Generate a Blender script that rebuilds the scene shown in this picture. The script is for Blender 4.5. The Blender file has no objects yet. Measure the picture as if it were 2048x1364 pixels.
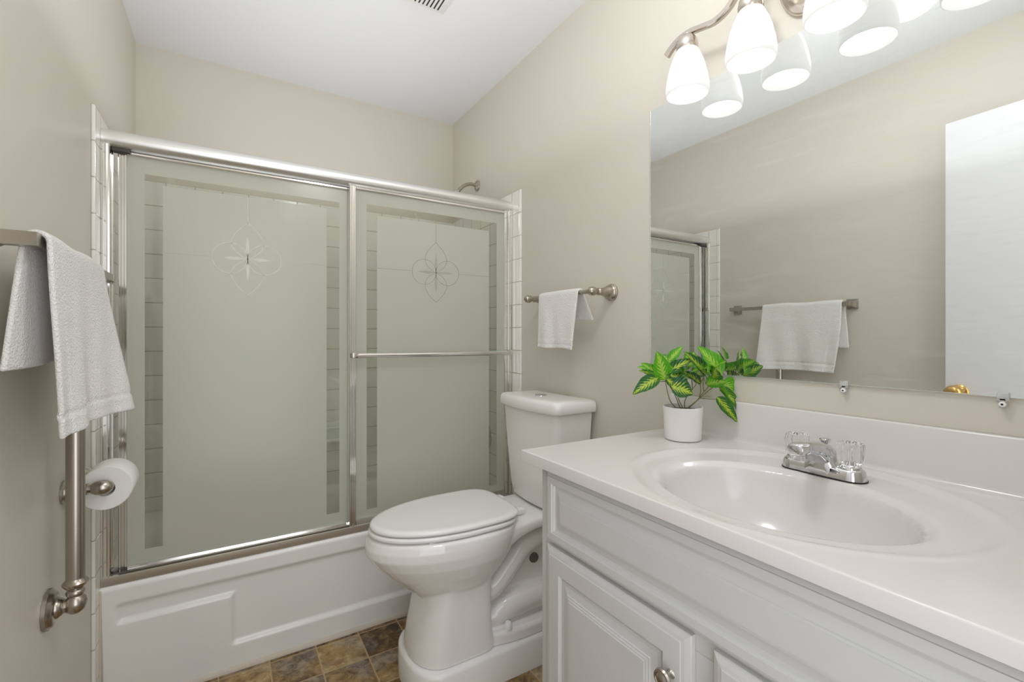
import bpy, bmesh, math, random
from mathutils import Vector, Matrix, noise
from math import pi, sin, cos, radians, sqrt, exp

random.seed(7)
S = bpy.context.scene
COL = S.collection

# ---------------------------------------------------------------- camera
FPX = 924.04
cam_d = bpy.data.cameras.new('camera')
cam_d.sensor_fit = 'HORIZONTAL'
cam_d.sensor_width = 36.0
cam_d.lens = 36.0 * FPX / 2048.0
cam_d.shift_y = -9.155 / 2048.0
cam_d.clip_start = 0.02
cam = bpy.data.objects.new('camera', cam_d)
COL.objects.link(cam)
cam.location = (0.3455, -2.607, 1.1866)
cam.rotation_euler = (radians(90), 0, -0.5519)
S.camera = cam

# ---------------------------------------------------------------- world / exposure / lights
S.view_settings.view_transform = 'Standard'
S.view_settings.look = 'None'
S.view_settings.gamma = 1.0
S.view_settings.use_curve_mapping = False
S.view_settings.exposure = 0.0

world = bpy.data.worlds.new('world'); S.world = world
world.use_nodes = True
world.node_tree.nodes['Background'].inputs[0].default_value = (0.9, 0.93, 1.0, 1)
world.node_tree.nodes['Background'].inputs[1].default_value = 0.5

BULB = 1.9          # emission of the vanity bulbs
SHADE = 0.44         # glow of the lit opal glass
HALL_FILL = 2.0            # added fill under the hall ceiling, no known lamp (W)
TOP_FILL = 11.0           # added point fill high in the room, out of view, no real fixture (W)
DOOR_FILL = 10.5           # added soft frontal fill in the doorway behind the camera (W)
UP_FILL = 5.4         # unseen up-facing fill panel, put in to brighten the ceiling (W)

def area(name, loc, rot, size, size_y, power, col=(1, 1, 1)):
    l = bpy.data.lights.new(name, 'AREA'); l.shape = 'RECTANGLE'
    l.size = size; l.size_y = size_y; l.energy = power; l.color = col
    o = bpy.data.objects.new(name, l); COL.objects.link(o)
    o.location = loc; o.rotation_euler = rot
    return o
area('hall_fill', (0.5, -3.35, 2.42), (0, 0, 0), 0.8, 0.8, HALL_FILL, (0.97, 0.98, 1.0))
area('doorway_fill', (0.47, -2.84, 1.15), (radians(90), 0, 0), 0.75, 1.9, DOOR_FILL, (0.955, 0.975, 1.0))
area('ceiling_bounce_fill', (0.70, -1.12, 1.87), (radians(180), 0, 0), 1.1, 2.0, UP_FILL, (0.955, 0.975, 1.0))

fl = bpy.data.lights.new('top_fill', 'POINT'); fl.energy = TOP_FILL; fl.color = (0.965, 0.98, 1.0); fl.shadow_soft_size = 0.09
flo = bpy.data.objects.new('top_fill', fl); COL.objects.link(flo); flo.location = (0.85, -2.02, 2.29)
S.cycles.diffuse_bounces = 8; S.cycles.max_bounces = 16; S.cycles.transparent_max_bounces = 16

# ---------------------------------------------------------------- materials
def srgb(r, g, b):
    f = lambda c: (c / 255 / 12.92) if c / 255 <= 0.04045 else ((c / 255 + 0.055) / 1.055) ** 2.4
    return (f(r), f(g), f(b), 1)

def mat(name, col=(0.8, 0.8, 0.8, 1), rough=0.5, metal=0.0, spec=0.5, **kw):
    m = bpy.data.materials.new(name); m.use_nodes = True
    b = m.node_tree.nodes['Principled BSDF']
    b.inputs['Base Color'].default_value = col
    b.inputs['Roughness'].default_value = rough
    b.inputs['Metallic'].default_value = metal
    b.inputs['Specular IOR Level'].default_value = spec
    for k, v in kw.items():
        b.inputs[k.replace('_', ' ')].default_value = v
    return m

def N(m, t, **kw):
    n = m.node_tree.nodes.new(t)
    for k, v in kw.items():
        setattr(n, k, v)
    return n
def L(m, a, b): m.node_tree.links.new(a, b)
def BS(m): return m.node_tree.nodes['Principled BSDF']

def math_node(m, op, a, b=None, c=None):
    n = N(m, 'ShaderNodeMath', operation=op)
    for i, v in enumerate((a, b, c)):
        if v is None: continue
        if isinstance(v, (int, float)): n.inputs[i].default_value = v
        else: L(m, v, n.inputs[i])
    return n.outputs[0]

def bump_noise(m, scale, strength, dist=0.002, detail=3, stretch=None):
    tc = N(m, 'ShaderNodeTexCoord'); no = N(m, 'ShaderNodeTexNoise')
    no.inputs['Scale'].default_value = scale; no.inputs['Detail'].default_value = detail
    if stretch:
        mp = N(m, 'ShaderNodeMapping'); mp.inputs['Scale'].default_value = stretch
        L(m, tc.outputs['Object'], mp.inputs[0]); L(m, mp.outputs[0], no.inputs['Vector'])
    else:
        L(m, tc.outputs['Object'], no.inputs['Vector'])
    bp = N(m, 'ShaderNodeBump'); bp.inputs['Strength'].default_value = strength
    bp.inputs['Distance'].default_value = dist
    L(m, no.outputs['Fac'], bp.inputs['Height']); L(m, bp.outputs[0], BS(m).inputs['Normal'])
    return no

def mix_col(m, fac, a, b):
    n = N(m, 'ShaderNodeMix', data_type='RGBA')
    for idx, v in ((0, fac), (6, a), (7, b)):
        if isinstance(v, (tuple, float, int)): n.inputs[idx].default_value = v
        else: L(m, v, n.inputs[idx])
    return n.outputs[2]

M_wall = mat('wall_paint', (0.655, 0.619, 0.545, 1), 0.42, spec=0.35)
bump_noise(M_wall, 260, 0.10, 0.0012)
M_ceil = mat('ceiling_paint', (0.84, 0.845, 0.865, 1), 0.9, spec=0.1)
bump_noise(M_ceil, 200, 0.06, 0.001)
M_door = mat('door_paint', (0.80, 0.80, 0.82, 1), 0.4)
M_porc = mat('glazed_porcelain', (0.84, 0.83, 0.815, 1), 0.07, spec=0.6)
M_seat = mat('toilet_seat_plastic', (0.86, 0.855, 0.84, 1), 0.16)
M_tub = mat('tub_enamel', (0.88, 0.88, 0.87, 1), 0.13, spec=0.5)
M_top = mat('cultured_marble', (0.685, 0.658, 0.64, 1), 0.14, spec=0.5)
M_cab = mat('cabinet_thermofoil', (0.60, 0.60, 0.588, 1), 0.36)
M_chrome = mat('chrome', (0.66, 0.66, 0.67, 1), 0.06, 1.0)
M_black = mat('black_rubber', (0.012, 0.012, 0.012, 1), 0.5)
M_dark = mat('dark_gap', (0.06, 0.055, 0.045, 1), 0.6)
M_brass = mat('polished_brass', (0.72, 0.44, 0.13, 1), 0.16, 1.0)
M_caulk = mat('caulk', (0.62, 0.56, 0.48, 1), 0.6)
bump_noise(M_caulk, 60, 0.3, 0.003)
M_pot = mat('white_pot_ceramic', (0.80, 0.785, 0.775, 1), 0.45)
M_soil = mat('potting_soil', (0.03, 0.024, 0.018, 1), 0.95)
bump_noise(M_soil, 300, 1.0, 0.004)
M_stem = mat('plant_stem', (0.16, 0.15, 0.05, 1), 0.5)
M_paper = mat('tissue_paper', (0.86, 0.855, 0.84, 1), 0.95, spec=0.05)
bump_noise(M_paper, 500, 0.25, 0.001)
M_slot = mat('vent_slot_dark', (0.03, 0.028, 0.025, 1), 0.9)
M_white = mat('white_plastic', (0.85, 0.85, 0.84, 1), 0.3)

M_nickel = mat('brushed_nickel', (0.47, 0.425, 0.37, 1), 0.27, 1.0)
bump_noise(M_nickel, 90, 0.05, 0.001, stretch=(1, 1, 14))
M_lightnickel = mat('light_brushed_nickel', (0.66, 0.60, 0.54, 1), 0.24, 1.0)
M_alu = mat('satin_aluminium', (0.88, 0.875, 0.86, 1), 0.34, 1.0)
M_alub = mat('bright_aluminium', (0.83, 0.82, 0.80, 1), 0.12, 1.0)

M_terry = mat('white_terry', (0.93, 0.92, 0.895, 1), 1.0, spec=0.05)
BS(M_terry).inputs['Sheen Weight'].default_value = 0.35
bump_noise(M_terry, 260, 1.0, 0.006, detail=5)

# clear acrylic knob
M_acryl = mat('clear_acrylic', (0.97, 0.97, 0.97, 1), 0.03, spec=0.5, Transmission_Weight=1.0, IOR=1.3)
M_clip = mat('clear_clip_plastic', (0.95, 0.95, 0.95, 1), 0.1, Transmission_Weight=0.7, IOR=1.3)

# opal lamp glass and bulbs
M_opal = mat('opal_glass', (0.66, 0.66, 0.66, 1), 0.35)
b = BS(M_opal); nt = M_opal.node_tree
tr = N(M_opal, 'ShaderNodeBsdfTranslucent'); tr.inputs[0].default_value = (0.55, 0.55, 0.55, 1)
mx = N(M_opal, 'ShaderNodeMixShader'); mx.inputs[0].default_value = 0.35
em = N(M_opal, 'ShaderNodeEmission'); em.inputs[0].default_value = (1, 0.985, 0.96, 1); em.inputs[1].default_value = SHADE
ad = N(M_opal, 'ShaderNodeAddShader'); out = nt.nodes['Material Output']
L(M_opal, b.outputs[0], mx.inputs[1]); L(M_opal, tr.outputs[0], mx.inputs[2])
L(M_opal, mx.outputs[0], ad.inputs[0]); L(M_opal, em.outputs[0], ad.inputs[1]); L(M_opal, ad.outputs[0], out.inputs[0])
M_bulb = mat('lit_bulb', (1, 1, 1, 1), 0.4, Emission_Color=(0.965, 0.98, 1, 1), Emission_Strength=BULB)

# mirror with faint wipe marks
M_mirror = mat('mirror_silver', (0.81, 0.83, 0.815, 1), 0.0, 1.0)
tc = N(M_mirror, 'ShaderNodeTexCoord'); mp = N(M_mirror, 'ShaderNodeMapping')
mp.inputs['Rotation'].default_value = (0.6, 0, 0); mp.inputs['Scale'].default_value = (1, 3.0, 16)
no = N(M_mirror, 'ShaderNodeTexNoise'); no.inputs['Scale'].default_value = 2.6; no.inputs['Detail'].default_value = 6
no.inputs['Distortion'].default_value = 0.9
L(M_mirror, tc.outputs['Object'], mp.inputs[0]); L(M_mirror, mp.outputs[0], no.inputs['Vector'])
cr = N(M_mirror, 'ShaderNodeValToRGB'); cr.color_ramp.elements[0].position = 0.52; cr.color_ramp.elements[1].position = 0.80
L(M_mirror, no.outputs['Fac'], cr.inputs[0])
df = N(M_mirror, 'ShaderNodeBsdfDiffuse'); df.inputs[0].default_value = (0.85, 0.86, 0.86, 1)
mxs = N(M_mirror, 'ShaderNodeMixShader')
fac = math_node(M_mirror, 'MULTIPLY_ADD', cr.outputs[0], 0.11, 0.012)
L(M_mirror, fac, mxs.inputs[0]); L(M_mirror, BS(M_mirror).outputs[0], mxs.inputs[1]); L(M_mirror, df.outputs[0], mxs.inputs[2])
L(M_mirror, mxs.outputs[0], M_mirror.node_tree.nodes['Material Output'].inputs[0])
M_medge = mat('mirror_edge', (0.75, 0.80, 0.76, 1), 0.1, 0.6)

# frosted and clear shower glass
def glass_mat(name, clear):
    m = bpy.data.materials.new(name); m.use_nodes = True
    nt = m.node_tree; nt.nodes.clear()
    out = N(m, 'ShaderNodeOutputMaterial'); gl = N(m, 'ShaderNodeBsdfGlossy')
    mix2 = N(m, 'ShaderNodeMixShader'); lw = N(m, 'ShaderNodeFresnel'); lw.inputs[0].default_value = 1.45
    gl.inputs['Color'].default_value = (1, 1, 1, 1)
    if clear:
        t = N(m, 'ShaderNodeBsdfTransparent'); t.inputs[0].default_value = (0.90, 0.915, 0.88, 1)
        base = t.outputs[0]; gl.inputs['Roughness'].default_value = 0.02
    else:
        t = N(m, 'ShaderNodeBsdfTranslucent'); t.inputs[0].default_value = (0.86, 0.87, 0.80, 1)
        d = N(m, 'ShaderNodeBsdfDiffuse'); d.inputs[0].default_value = (0.84, 0.86, 0.78, 1)
        mi = N(m, 'ShaderNodeMixShader'); mi.inputs[0].default_value = 0.38
        L(m, t.outputs[0], mi.inputs[1]); L(m, d.outputs[0], mi.inputs[2]); 
        tt = N(m, 'ShaderNodeBsdfTransparent'); tt.inputs[0].default_value = (0.8, 0.82, 0.78, 1)
        m3 = N(m, 'ShaderNodeMixShader'); m3.inputs[0].default_value = 0.04
        L(m, mi.outputs[0], m3.inputs[1]); L(m, tt.outputs[0], m3.inputs[2])
        base = m3.outputs[0]; gl.inputs['Roughness'].default_value = 0.22
    L(m, lw.outputs[0], mix2.inputs[0]); L(m, base, mix2.inputs[1]); L(m, gl.outputs[0], mix2.inputs[2])
    L(m, mix2.outputs[0], out.inputs[0])
    return m
M_frost = glass_mat('frosted_glass', False)
M_clear = glass_mat('clear_glass', True)
M_etch = mat('etched_line', (0.40, 0.41, 0.36, 1), 0.25, spec=0.5)

# wall tile: square glazed tiles with sandy grout; axes = which object axes carry the grid
def tile_mat(name, ax, off):
    m = mat(name, (0.86, 0.85, 0.80, 1), 0.09, spec=0.6)
    tc = N(m, 'ShaderNodeTexCoord'); sp = N(m, 'ShaderNodeSeparateXYZ'); L(m, tc.outputs['Object'], sp.inputs[0])
    s = 0.1085; g = 0.0013
    ds = []
    for a, o in zip(ax, off):
        v = math_node(m, 'ADD', sp.outputs[a], 50 * s - o)
        v = math_node(m, 'MODULO', v, s)
        v = math_node(m, 'MINIMUM', v, math_node(m, 'SUBTRACT', s, v))
        ds.append(v)
    d = math_node(m, 'MINIMUM', ds[0], ds[1])
    mr = N(m, 'ShaderNodeMapRange'); mr.inputs[1].default_value = g * 0.7; mr.inputs[2].default_value = g * 1.5
    L(m, d, mr.inputs[0])
    L(m, mix_col(m, mr.outputs[0], (0.48, 0.42, 0.32, 1), (0.86, 0.85, 0.80, 1)), BS(m).inputs['Base Color'])
    mr2 = N(m, 'ShaderNodeMapRange'); mr2.inputs[1].default_value = 0.0; mr2.inputs[2].default_value = 0.004
    mr2.interpolation_type = 'SMOOTHSTEP'
    L(m, d, mr2.inputs[0])
    bp = N(m, 'ShaderNodeBump'); bp.inputs['Strength'].default_value = 0.6; bp.inputs['Distance'].default_value = 0.002
    L(m, mr2.outputs[0], bp.inputs['Height']); L(m, bp.outputs[0], BS(m).inputs['Normal'])
    return m
TT = 1.879   # top of the tiling
M_tile_side = tile_mat('wall_tile_side', (1, 2), (-0.7826 + 0.076, TT))
M_tile_back = tile_mat('wall_tile_back', (0, 2), (0.0, TT))

# vinyl floor printed as slate tiles
M_floor = mat('slate_vinyl', (0.3, 0.25, 0.18, 1), 0.42, spec=0.4)
tc = N(M_floor, 'ShaderNodeTexCoord'); sp = N(M_floor, 'ShaderNodeSeparateXYZ'); L(M_floor, tc.outputs['Object'], sp.inputs[0])
fs = 0.1571; cells = []; ds = []
for a, o in ((0, 0.6332), (1, -0.7178)):
    v = math_node(M_floor, 'ADD', sp.outputs[a], 60 * fs - o)
    cells.append(math_node(M_floor, 'FLOOR', math_node(M_floor, 'DIVIDE', v, fs)))
    v = math_node(M_floor, 'MODULO', v, fs)
    ds.append(math_node(M_floor, 'MINIMUM', v, math_node(M_floor, 'SUBTRACT', fs, v)))
cx = N(M_floor, 'ShaderNodeCombineXYZ'); L(M_floor, cells[0], cx.inputs[0]); L(M_floor, cells[1], cx.inputs[1])
wn = N(M_floor, 'ShaderNodeTexWhiteNoise', noise_dimensions='3D'); L(M_floor, cx.outputs[0], wn.inputs[0])
vadd = N(M_floor, 'ShaderNodeVectorMath', operation='MULTIPLY_ADD'); vadd.inputs[1].default_value = (9, 9, 9)
L(M_floor, wn.outputs['Color'], vadd.inputs[0]); L(M_floor, tc.outputs['Object'], vadd.inputs[2])
n1 = N(M_floor, 'ShaderNodeTexNoise'); n1.inputs['Scale'].default_value = 26; n1.inputs['Detail'].default_value = 9
n1.inputs['Roughness'].default_value = 0.68; n1.inputs['Distortion'].default_value = 0.55
L(M_floor, vadd.outputs[0], n1.inputs['Vector'])
tone = math_node(M_floor, 'MULTIPLY_ADD', math_node(M_floor, 'SUBTRACT', wn.outputs['Value'], 0.5), 0.24, n1.outputs['Fac'])
rp = N(M_floor, 'ShaderNodeValToRGB'); L(M_floor, tone, rp.inputs[0])
els = rp.color_ramp.elements
els[0].position = 0.30; els[0].color = srgb(72, 54, 34)
els[1].position = 0.76; els[1].color = srgb(200, 176, 134)
for p, c in ((0.40, (104, 80, 48)), (0.48, (132, 105, 64)), (0.56, (156, 128, 82)), (0.66, (174, 147, 98))):
    e = els.new(p); e.color = srgb(*c)
n2 = N(M_floor, 'ShaderNodeTexNoise'); n2.inputs['Scale'].default_value = 9; n2.inputs['Detail'].default_value = 5
L(M_floor, vadd.outputs[0], n2.inputs['Vector'])
mr = N(M_floor, 'ShaderNodeMapRange'); mr.inputs[1].default_value = 0.46; mr.inputs[2].default_value = 0.62
L(M_floor, n2.outputs['Fac'], mr.inputs[0])
hs = N(M_floor, 'ShaderNodeHueSaturation'); hs.inputs['Saturation'].default_value = 0.55; hs.inputs['Value'].default_value = 0.92
L(M_floor, rp.outputs[0], hs.inputs['Color'])
c1 = mix_col(M_floor, mr.outputs[0], rp.outputs[0], hs.outputs[0])
d = math_node(M_floor, 'MINIMUM', ds[0], ds[1])
mr = N(M_floor, 'ShaderNodeMapRange'); mr.inputs[1].default_value = 0.0018; mr.inputs[2].default_value = 0.0030
L(M_floor, d, mr.inputs[0])
L(M_floor, mix_col(M_floor, mr.outputs[0], srgb(182, 160, 122), c1), BS(M_floor).inputs['Base Color'])
bp = N(M_floor, 'ShaderNodeBump'); bp.inputs['Strength'].default_value = 0.25; bp.inputs['Distance'].default_value = 0.001
L(M_floor, n1.outputs['Fac'], bp.inputs['Height']); L(M_floor, bp.outputs[0], BS(M_floor).inputs['Normal'])

# variegated leaf, u across, v along; 'tone' colour attribute shifts from dark to light
M_leaf = mat('variegated_leaf', (0.1, 0.4, 0.05, 1), 0.32, spec=0.5)
uv = N(M_leaf, 'ShaderNodeUVMap'); sp = N(M_leaf, 'ShaderNodeSeparateXYZ'); L(M_leaf, uv.outputs[0], sp.inputs[0])
at = N(M_leaf, 'ShaderNodeAttribute', attribute_name='tone')
au = math_node(M_leaf, 'ABSOLUTE', math_node(M_leaf, 'SUBTRACT', sp.outputs[0], 0.5))
# feathered side veins
wv = math_node(M_leaf, 'SUBTRACT', math_node(M_leaf, 'MULTIPLY', sp.outputs[1], 46.0), math_node(M_leaf, 'MULTIPLY', au, 34.0))
wv = math_node(M_leaf, 'SINE', wv)
nn = N(M_leaf, 'ShaderNodeTexNoise'); nn.inputs['Scale'].default_value = 160; nn.inputs['Detail'].default_value = 2
tcl = N(M_leaf, 'ShaderNodeTexCoord'); L(M_leaf, tcl.outputs['Object'], nn.inputs['Vector'])
reach = math_node(M_leaf, 'ADD', math_node(M_leaf, 'MULTIPLY_ADD', wv, 0.11, 0.13), math_node(M_leaf, 'MULTIPLY_ADD', nn.outputs['Fac'], 0.45, -0.21))
mr = N(M_leaf, 'ShaderNodeMapRange'); mr.inputs[1].default_value = -0.05; mr.inputs[2].default_value = 0.06
L(M_leaf, math_node(M_leaf, 'SUBTRACT', au, reach), mr.inputs[0])
dark = mix_col(M_leaf, mr.outputs[0], (0.48, 0.60, 0.035, 1), (0.010, 0.085, 0.022, 1))
light = mix_col(M_leaf, mr.outputs[0], (0.42, 0.72, 0.08, 1), (0.12, 0.47, 0.012, 1))
base = mix_col(M_leaf, at.outputs['Fac'], dark, light)
mrm = N(M_leaf, 'ShaderNodeMapRange'); mrm.inputs[1].default_value = 0.018; mrm.inputs[2].default_value = 0.035
L(M_leaf, au, mrm.inputs[0])
base = mix_col(M_leaf, mrm.outputs[0], (0.45, 0.62, 0.12, 1), base)
L(M_leaf, base, BS(M_leaf).inputs['Base Color'])
trl = N(M_leaf, 'ShaderNodeBsdfTranslucent'); L(M_leaf, base, trl.inputs[0])
mxl = N(M_leaf, 'ShaderNodeMixShader'); mxl.inputs[0].default_value = 0.28
L(M_leaf, BS(M_leaf).outputs[0], mxl.inputs[1]); L(M_leaf, trl.outputs[0], mxl.inputs[2])
L(M_leaf, mxl.outputs[0], M_leaf.node_tree.nodes['Material Output'].inputs[0])
bpn = N(M_leaf, 'ShaderNodeBump'); bpn.inputs['Strength'].default_value = 0.4; bpn.inputs['Distance'].default_value = 0.0015
L(M_leaf, wv, bpn.inputs['Height']); L(M_leaf, bpn.outputs[0], BS(M_leaf).inputs['Normal'])

# ---------------------------------------------------------------- mesh helpers
def obj(name, bm, m, parent=None, smooth=40, recalc=True):
    if recalc: bmesh.ops.recalc_face_normals(bm, faces=bm.faces)
    me = bpy.data.meshes.new(name); bm.to_mesh(me); bm.free()
    for x in (m if isinstance(m, (list, tuple)) else [m]): me.materials.append(x)
    if smooth:
        me.polygons.foreach_set('use_smooth', [True] * len(me.polygons))
        me.set_sharp_from_angle(angle=radians(smooth))
    o = bpy.data.objects.new(name, me); COL.objects.link(o)
    if parent:
        o.parent = parent
        o.matrix_parent_inverse = Matrix.Translation(-Vector(parent.location)) if parent.type == 'EMPTY' else Matrix.Identity(4)
    return o

def thing(name, label, cat, loc=(0, 0, 0), group=None):
    o = bpy.data.objects.new(name, None); COL.objects.link(o); o.location = loc
    o.empty_display_size = 0.05
    o['label'] = label; o['category'] = cat
    if group: o['group'] = group
    return o
def tag(o, label, cat, group=None):
    o['label'] = label; o['category'] = cat
    if group: o['group'] = group
    return o
def struct(name, bm, m, **kw):
    o = obj(name, bm, m, **kw); o['kind'] = 'structure'; return o

def box(bm, x0, x1, y0, y1, z0, z1, bev=0.0, seg=2):
    r = bmesh.ops.create_cube(bm, size=1.0)
    vs = r['verts']
    for v in vs:
        v.co = Vector(((x0 + x1) / 2 + v.co.x * (x1 - x0), (y0 + y1) / 2 + v.co.y * (y1 - y0), (z0 + z1) / 2 + v.co.z * (z1 - z0)))
    if bev:
        es = list({e for v in vs for e in v.link_edges})
        bmesh.ops.bevel(bm, geom=es, offset=bev, segments=seg, profile=0.5, affect='EDGES')
    return bm
def B(*a, **k): return box(bmesh.new(), *a, **k)

def frame_from(axis):
    a = Vector(axis).normalized()
    up = Vector((0, 0, 1)) if abs(a.z) < 0.9 else Vector((1, 0, 0))
    u = up.cross(a).normalized(); v = a.cross(u)
    return u, v, a

def lathe(bm, prof, org, axis, seg=32, phase=0.0, cap=True):
    """prof: (radius, distance along axis)"""
    u, v, a = frame_from(axis); org = Vector(org); rings = []
    for r, h in prof:
        rings.append([bm.verts.new(org + a * h + (u * cos(phase + 2 * pi * i / seg) + v * sin(phase + 2 * pi * i / seg)) * max(r, 1e-5)) for i in range(seg)])
    for r0, r1 in zip(rings, rings[1:]):
        for i in range(seg):
            bm.faces.new((r0[i], r0[(i + 1) % seg], r1[(i + 1) % seg], r1[i]))
    if cap:
        bm.faces.new(rings[0][::-1]); bm.faces.new(rings[-1])
    return bm
def LA(*a, **k): return lathe(bmesh.new(), *a, **k)

def catmull(pts, n=8):
    P = [Vector(p) for p in pts]; P = [2 * P[0] - P[1]] + P + [2 * P[-1] - P[-2]]; out = []
    for i in range(1, len(P) - 2):
        for k in range(n):
            t = k / n; a, b, c, d = P[i - 1:i + 3]
            out.append(0.5 * ((2 * b) + (c - a) * t + (2 * a - 5 * b + 4 * c - d) * t * t + (3 * b - a - 3 * c + d) * t ** 3))
    out.append(P[-2]); return out

def tube(bm, pts, rad, seg=16, n=8, smoothpath=True, flat=(1, 1)):
    path = catmull(pts, n) if smoothpath else [Vector(p) for p in pts]
    m = len(path); rings = []; u = None
    for i, p in enumerate(path):
        t = (path[min(i + 1, m - 1)] - path[max(i - 1, 0)]).normalized()
        if u is None:
            up = Vector((0, 0, 1)) if abs(t.z) < 0.9 else Vector((1, 0, 0))
            u = up.cross(t).normalized()
        u = (u - t * u.dot(t)).normalized(); v = t.cross(u)
        if isinstance(rad, (list, tuple)):
            f = i / (m - 1) * (len(rad) - 1); k = min(int(f), len(rad) - 2); r = rad[k] + (rad[k + 1] - rad[k]) * (f - k)
        else: r = rad
        rings.append([bm.verts.new(p + (u * cos(2 * pi * j / seg) * flat[0] + v * sin(2 * pi * j / seg) * flat[1]) * r) for j in range(seg)])
    for r0, r1 in zip(rings, rings[1:]):
        for i in range(seg): bm.faces.new((r0[i], r0[(i + 1) % seg], r1[(i + 1) % seg], r1[i]))
    bm.faces.new(rings[0][::-1]); bm.faces.new(rings[-1])
    return bm

def loft(bm, rings, cap=True, close=True):
    R = [[bm.verts.new(p) for p in r] for r in rings]
    n = len(R[0])
    for a, b in zip(R, R[1:]):
        for i in range(n if close else n - 1):
            bm.faces.new((a[i], a[(i + 1) % n], b[(i + 1) % n], b[i]))
    if cap: bm.faces.new(R[0][::-1]); bm.faces.new(R[-1])
    return bm

def extrude_x(bm, prof, x0, x1):
    """closed (y,z) profile swept along x"""
    return loft(bm, [[(x0, y, z) for y, z in prof], [(x1, y, z) for y, z in prof]])

def grid_surface(bm, f, nu, nv):
    V = [[bm.verts.new(f(i / nu, j / nv)) for j in range(nv + 1)] for i in range(nu + 1)]
    for i in range(nu):
        for j in range(nv):
            bm.faces.new((V[i][j], V[i + 1][j], V[i + 1][j + 1], V[i][j + 1]))
    return V

def sstep(a, b, x):
    t = min(1, max(0, (x - a) / (b - a))); return t * t * (3 - 2 * t)

W = 1.524; H = 2.484; YF = -2.70; HY = -4.3

# ================================================================ room shell
struct('floor', B(-0.9, 2.3, HY, 0.1, -0.08, 0.0), M_floor, smooth=0)
struct('ceiling', B(-0.9, 2.3, HY, 0.1, H, H + 0.08), M_ceil, smooth=0)
struct('wall_back', B(-0.1, W + 0.1, 0.0, 0.1, 0, H), M_wall, smooth=0)
struct('wall_left', B(-0.1, 0.0, YF, 0.0, 0, H), M_wall, smooth=0)
struct('wall_right', B(W, W + 0.1, YF, 0.0, 0, H), M_wall, smooth=0)
DX0, DX1, DZ = 0.085, 0.86, 2.12
bm = B(-0.1, DX0, YF - 0.11, YF, 0, H); box(bm, DX1, W + 0.1, YF - 0.11, YF, 0, H); box(bm, DX0, DX1, YF - 0.11, YF, DZ, H)
struct('wall_front', bm, M_wall, smooth=0)
bm = B(-0.9, -0.8, HY, YF - 0.11, 0, H); box(bm, 2.2, 2.3, HY, YF - 0.11, 0, H); box(bm, -0.8, 2.2, HY, HY + 0.1, 0, H)
box(bm, -0.8, -0.1, YF - 0.11, YF - 0.05, 0, H); box(bm, W + 0.1, 2.2, YF - 0.11, YF - 0.05, 0, H)
struct('wall_hall', bm, mat('hall_paint', (0.74, 0.73, 0.70, 1), 0.8), smooth=0)
bm = bmesh.new()
for a, b_ in ((DX0 - 0.055, DX0), (DX1, DX1 + 0.055)): box(bm, a, b_, YF, YF + 0.012, 0, DZ + 0.055, 0.003)
box(bm, DX0, DX1, YF, YF + 0.012, DZ, DZ + 0.055, 0.003)
struct('trim_1', bm, M_door)

# tiled surround (three panels) with bullnose front edges
YT = -0.7826
def tile_panel(name, x0, x1, y0, y1, m, bull=None):
    bm = B(x0, x1, y0 + (0.0195 if bull else 0), y1, 0.0 if bull else 0.36, TT)
    if bull: box(bm, max(x0 - 0.0004, 0), min(x1 + 0.0004, W), YT - 0.001, YT + 0.0195, 0.0, TT + 0.0005, 0.003, 3)
    return struct(name, bm, m)
tile_panel('trim_2', 0.0, 0.009, YT, 0.0, M_tile_side, 1)
tile_panel('trim_3', W - 0.009, W, YT, 0.0, M_tile_side, 1)
tile_panel('trim_4', 0.009, W - 0.009, -0.009, 0.0, M_tile_back)

# ================================================================ bathtub
tub = thing('bathtub', 'white alcove bathtub with a stepped recess pressed into its apron', 'bathtub', (W / 2, -0.36, 0))
X0, X1 = 0.0092, W - 0.0092
TZ = 0.405
def apron(u, v):
    x = X0 + (X1 - X0) * u
    # v 0 floor -> 1 rim
    z = (TZ - 0.012) * v
    y = -0.690 - 0.036 * v
    if v > 0.93: y += 0.0
    def rect(a0, a1, b0, b1, s=0.009):
        return sstep(a0 - s, a0 + s, x) * (1 - sstep(a1 - s, a1 + s, x)) * sstep(b0 - s, b0 + s, z) * (1 - sstep(b1 - s, b1 + s, z))
    rec = max(rect(0.050, X1 - 0.04, 0.282, 0.338), rect(0.362, X1 - 0.352, 0.100, 0.338))
    return (x, y + 0.013 * rec, z)
bm = bmesh.new()
V = grid_surface(bm, apron, 280, 90)
n = len(V)
# rim roll, deck, basin
prev = [V[i][-1] for i in range(n)]
def oval(cx, cy, rx, ry, z, ang, e=3.2):
    c, s_ = cos(ang), sin(ang)
    return (cx + rx * math.copysign(abs(c) ** (2 / e), c), cy + ry * math.copysign(abs(s_) ** (2 / e), s_), z)
for dy, dz in ((0.0015, 0.006), (0.006, 0.0105), (0.013, 0.012)):
    row = []
    for i in range(n):
        c = V[i][-1].co; row.append(bm.verts.new((c.x, c.y + dy, TZ - 0.012 + dz)))
    for i in range(n - 1): bm.faces.new((prev[i], prev[i + 1], row[i + 1], row[i]))
    prev = row
obj('apron', bm, M_tub, tub, smooth=60)
bm = bmesh.new(); nseg = 96
CX, CY = W / 2, -0.355
def rect_ring(z, x0, x1, y0, y1):
    r = []
    for k in range(nseg):
        a = 2 * pi * k / nseg
        c, s_ = cos(a), sin(a); m_ = max(abs(c), abs(s_)); r.append(((x0 + x1) / 2 + (x1 - x0) / 2 * c / m_, (y0 + y1) / 2 + (y1 - y0) / 2 * s_ / m_, z))
    return r
rings = [rect_ring(TZ - 0.02, X0, X1, -0.712, -0.010), rect_ring(TZ, X0, X1, -0.712, -0.010)]
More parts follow.
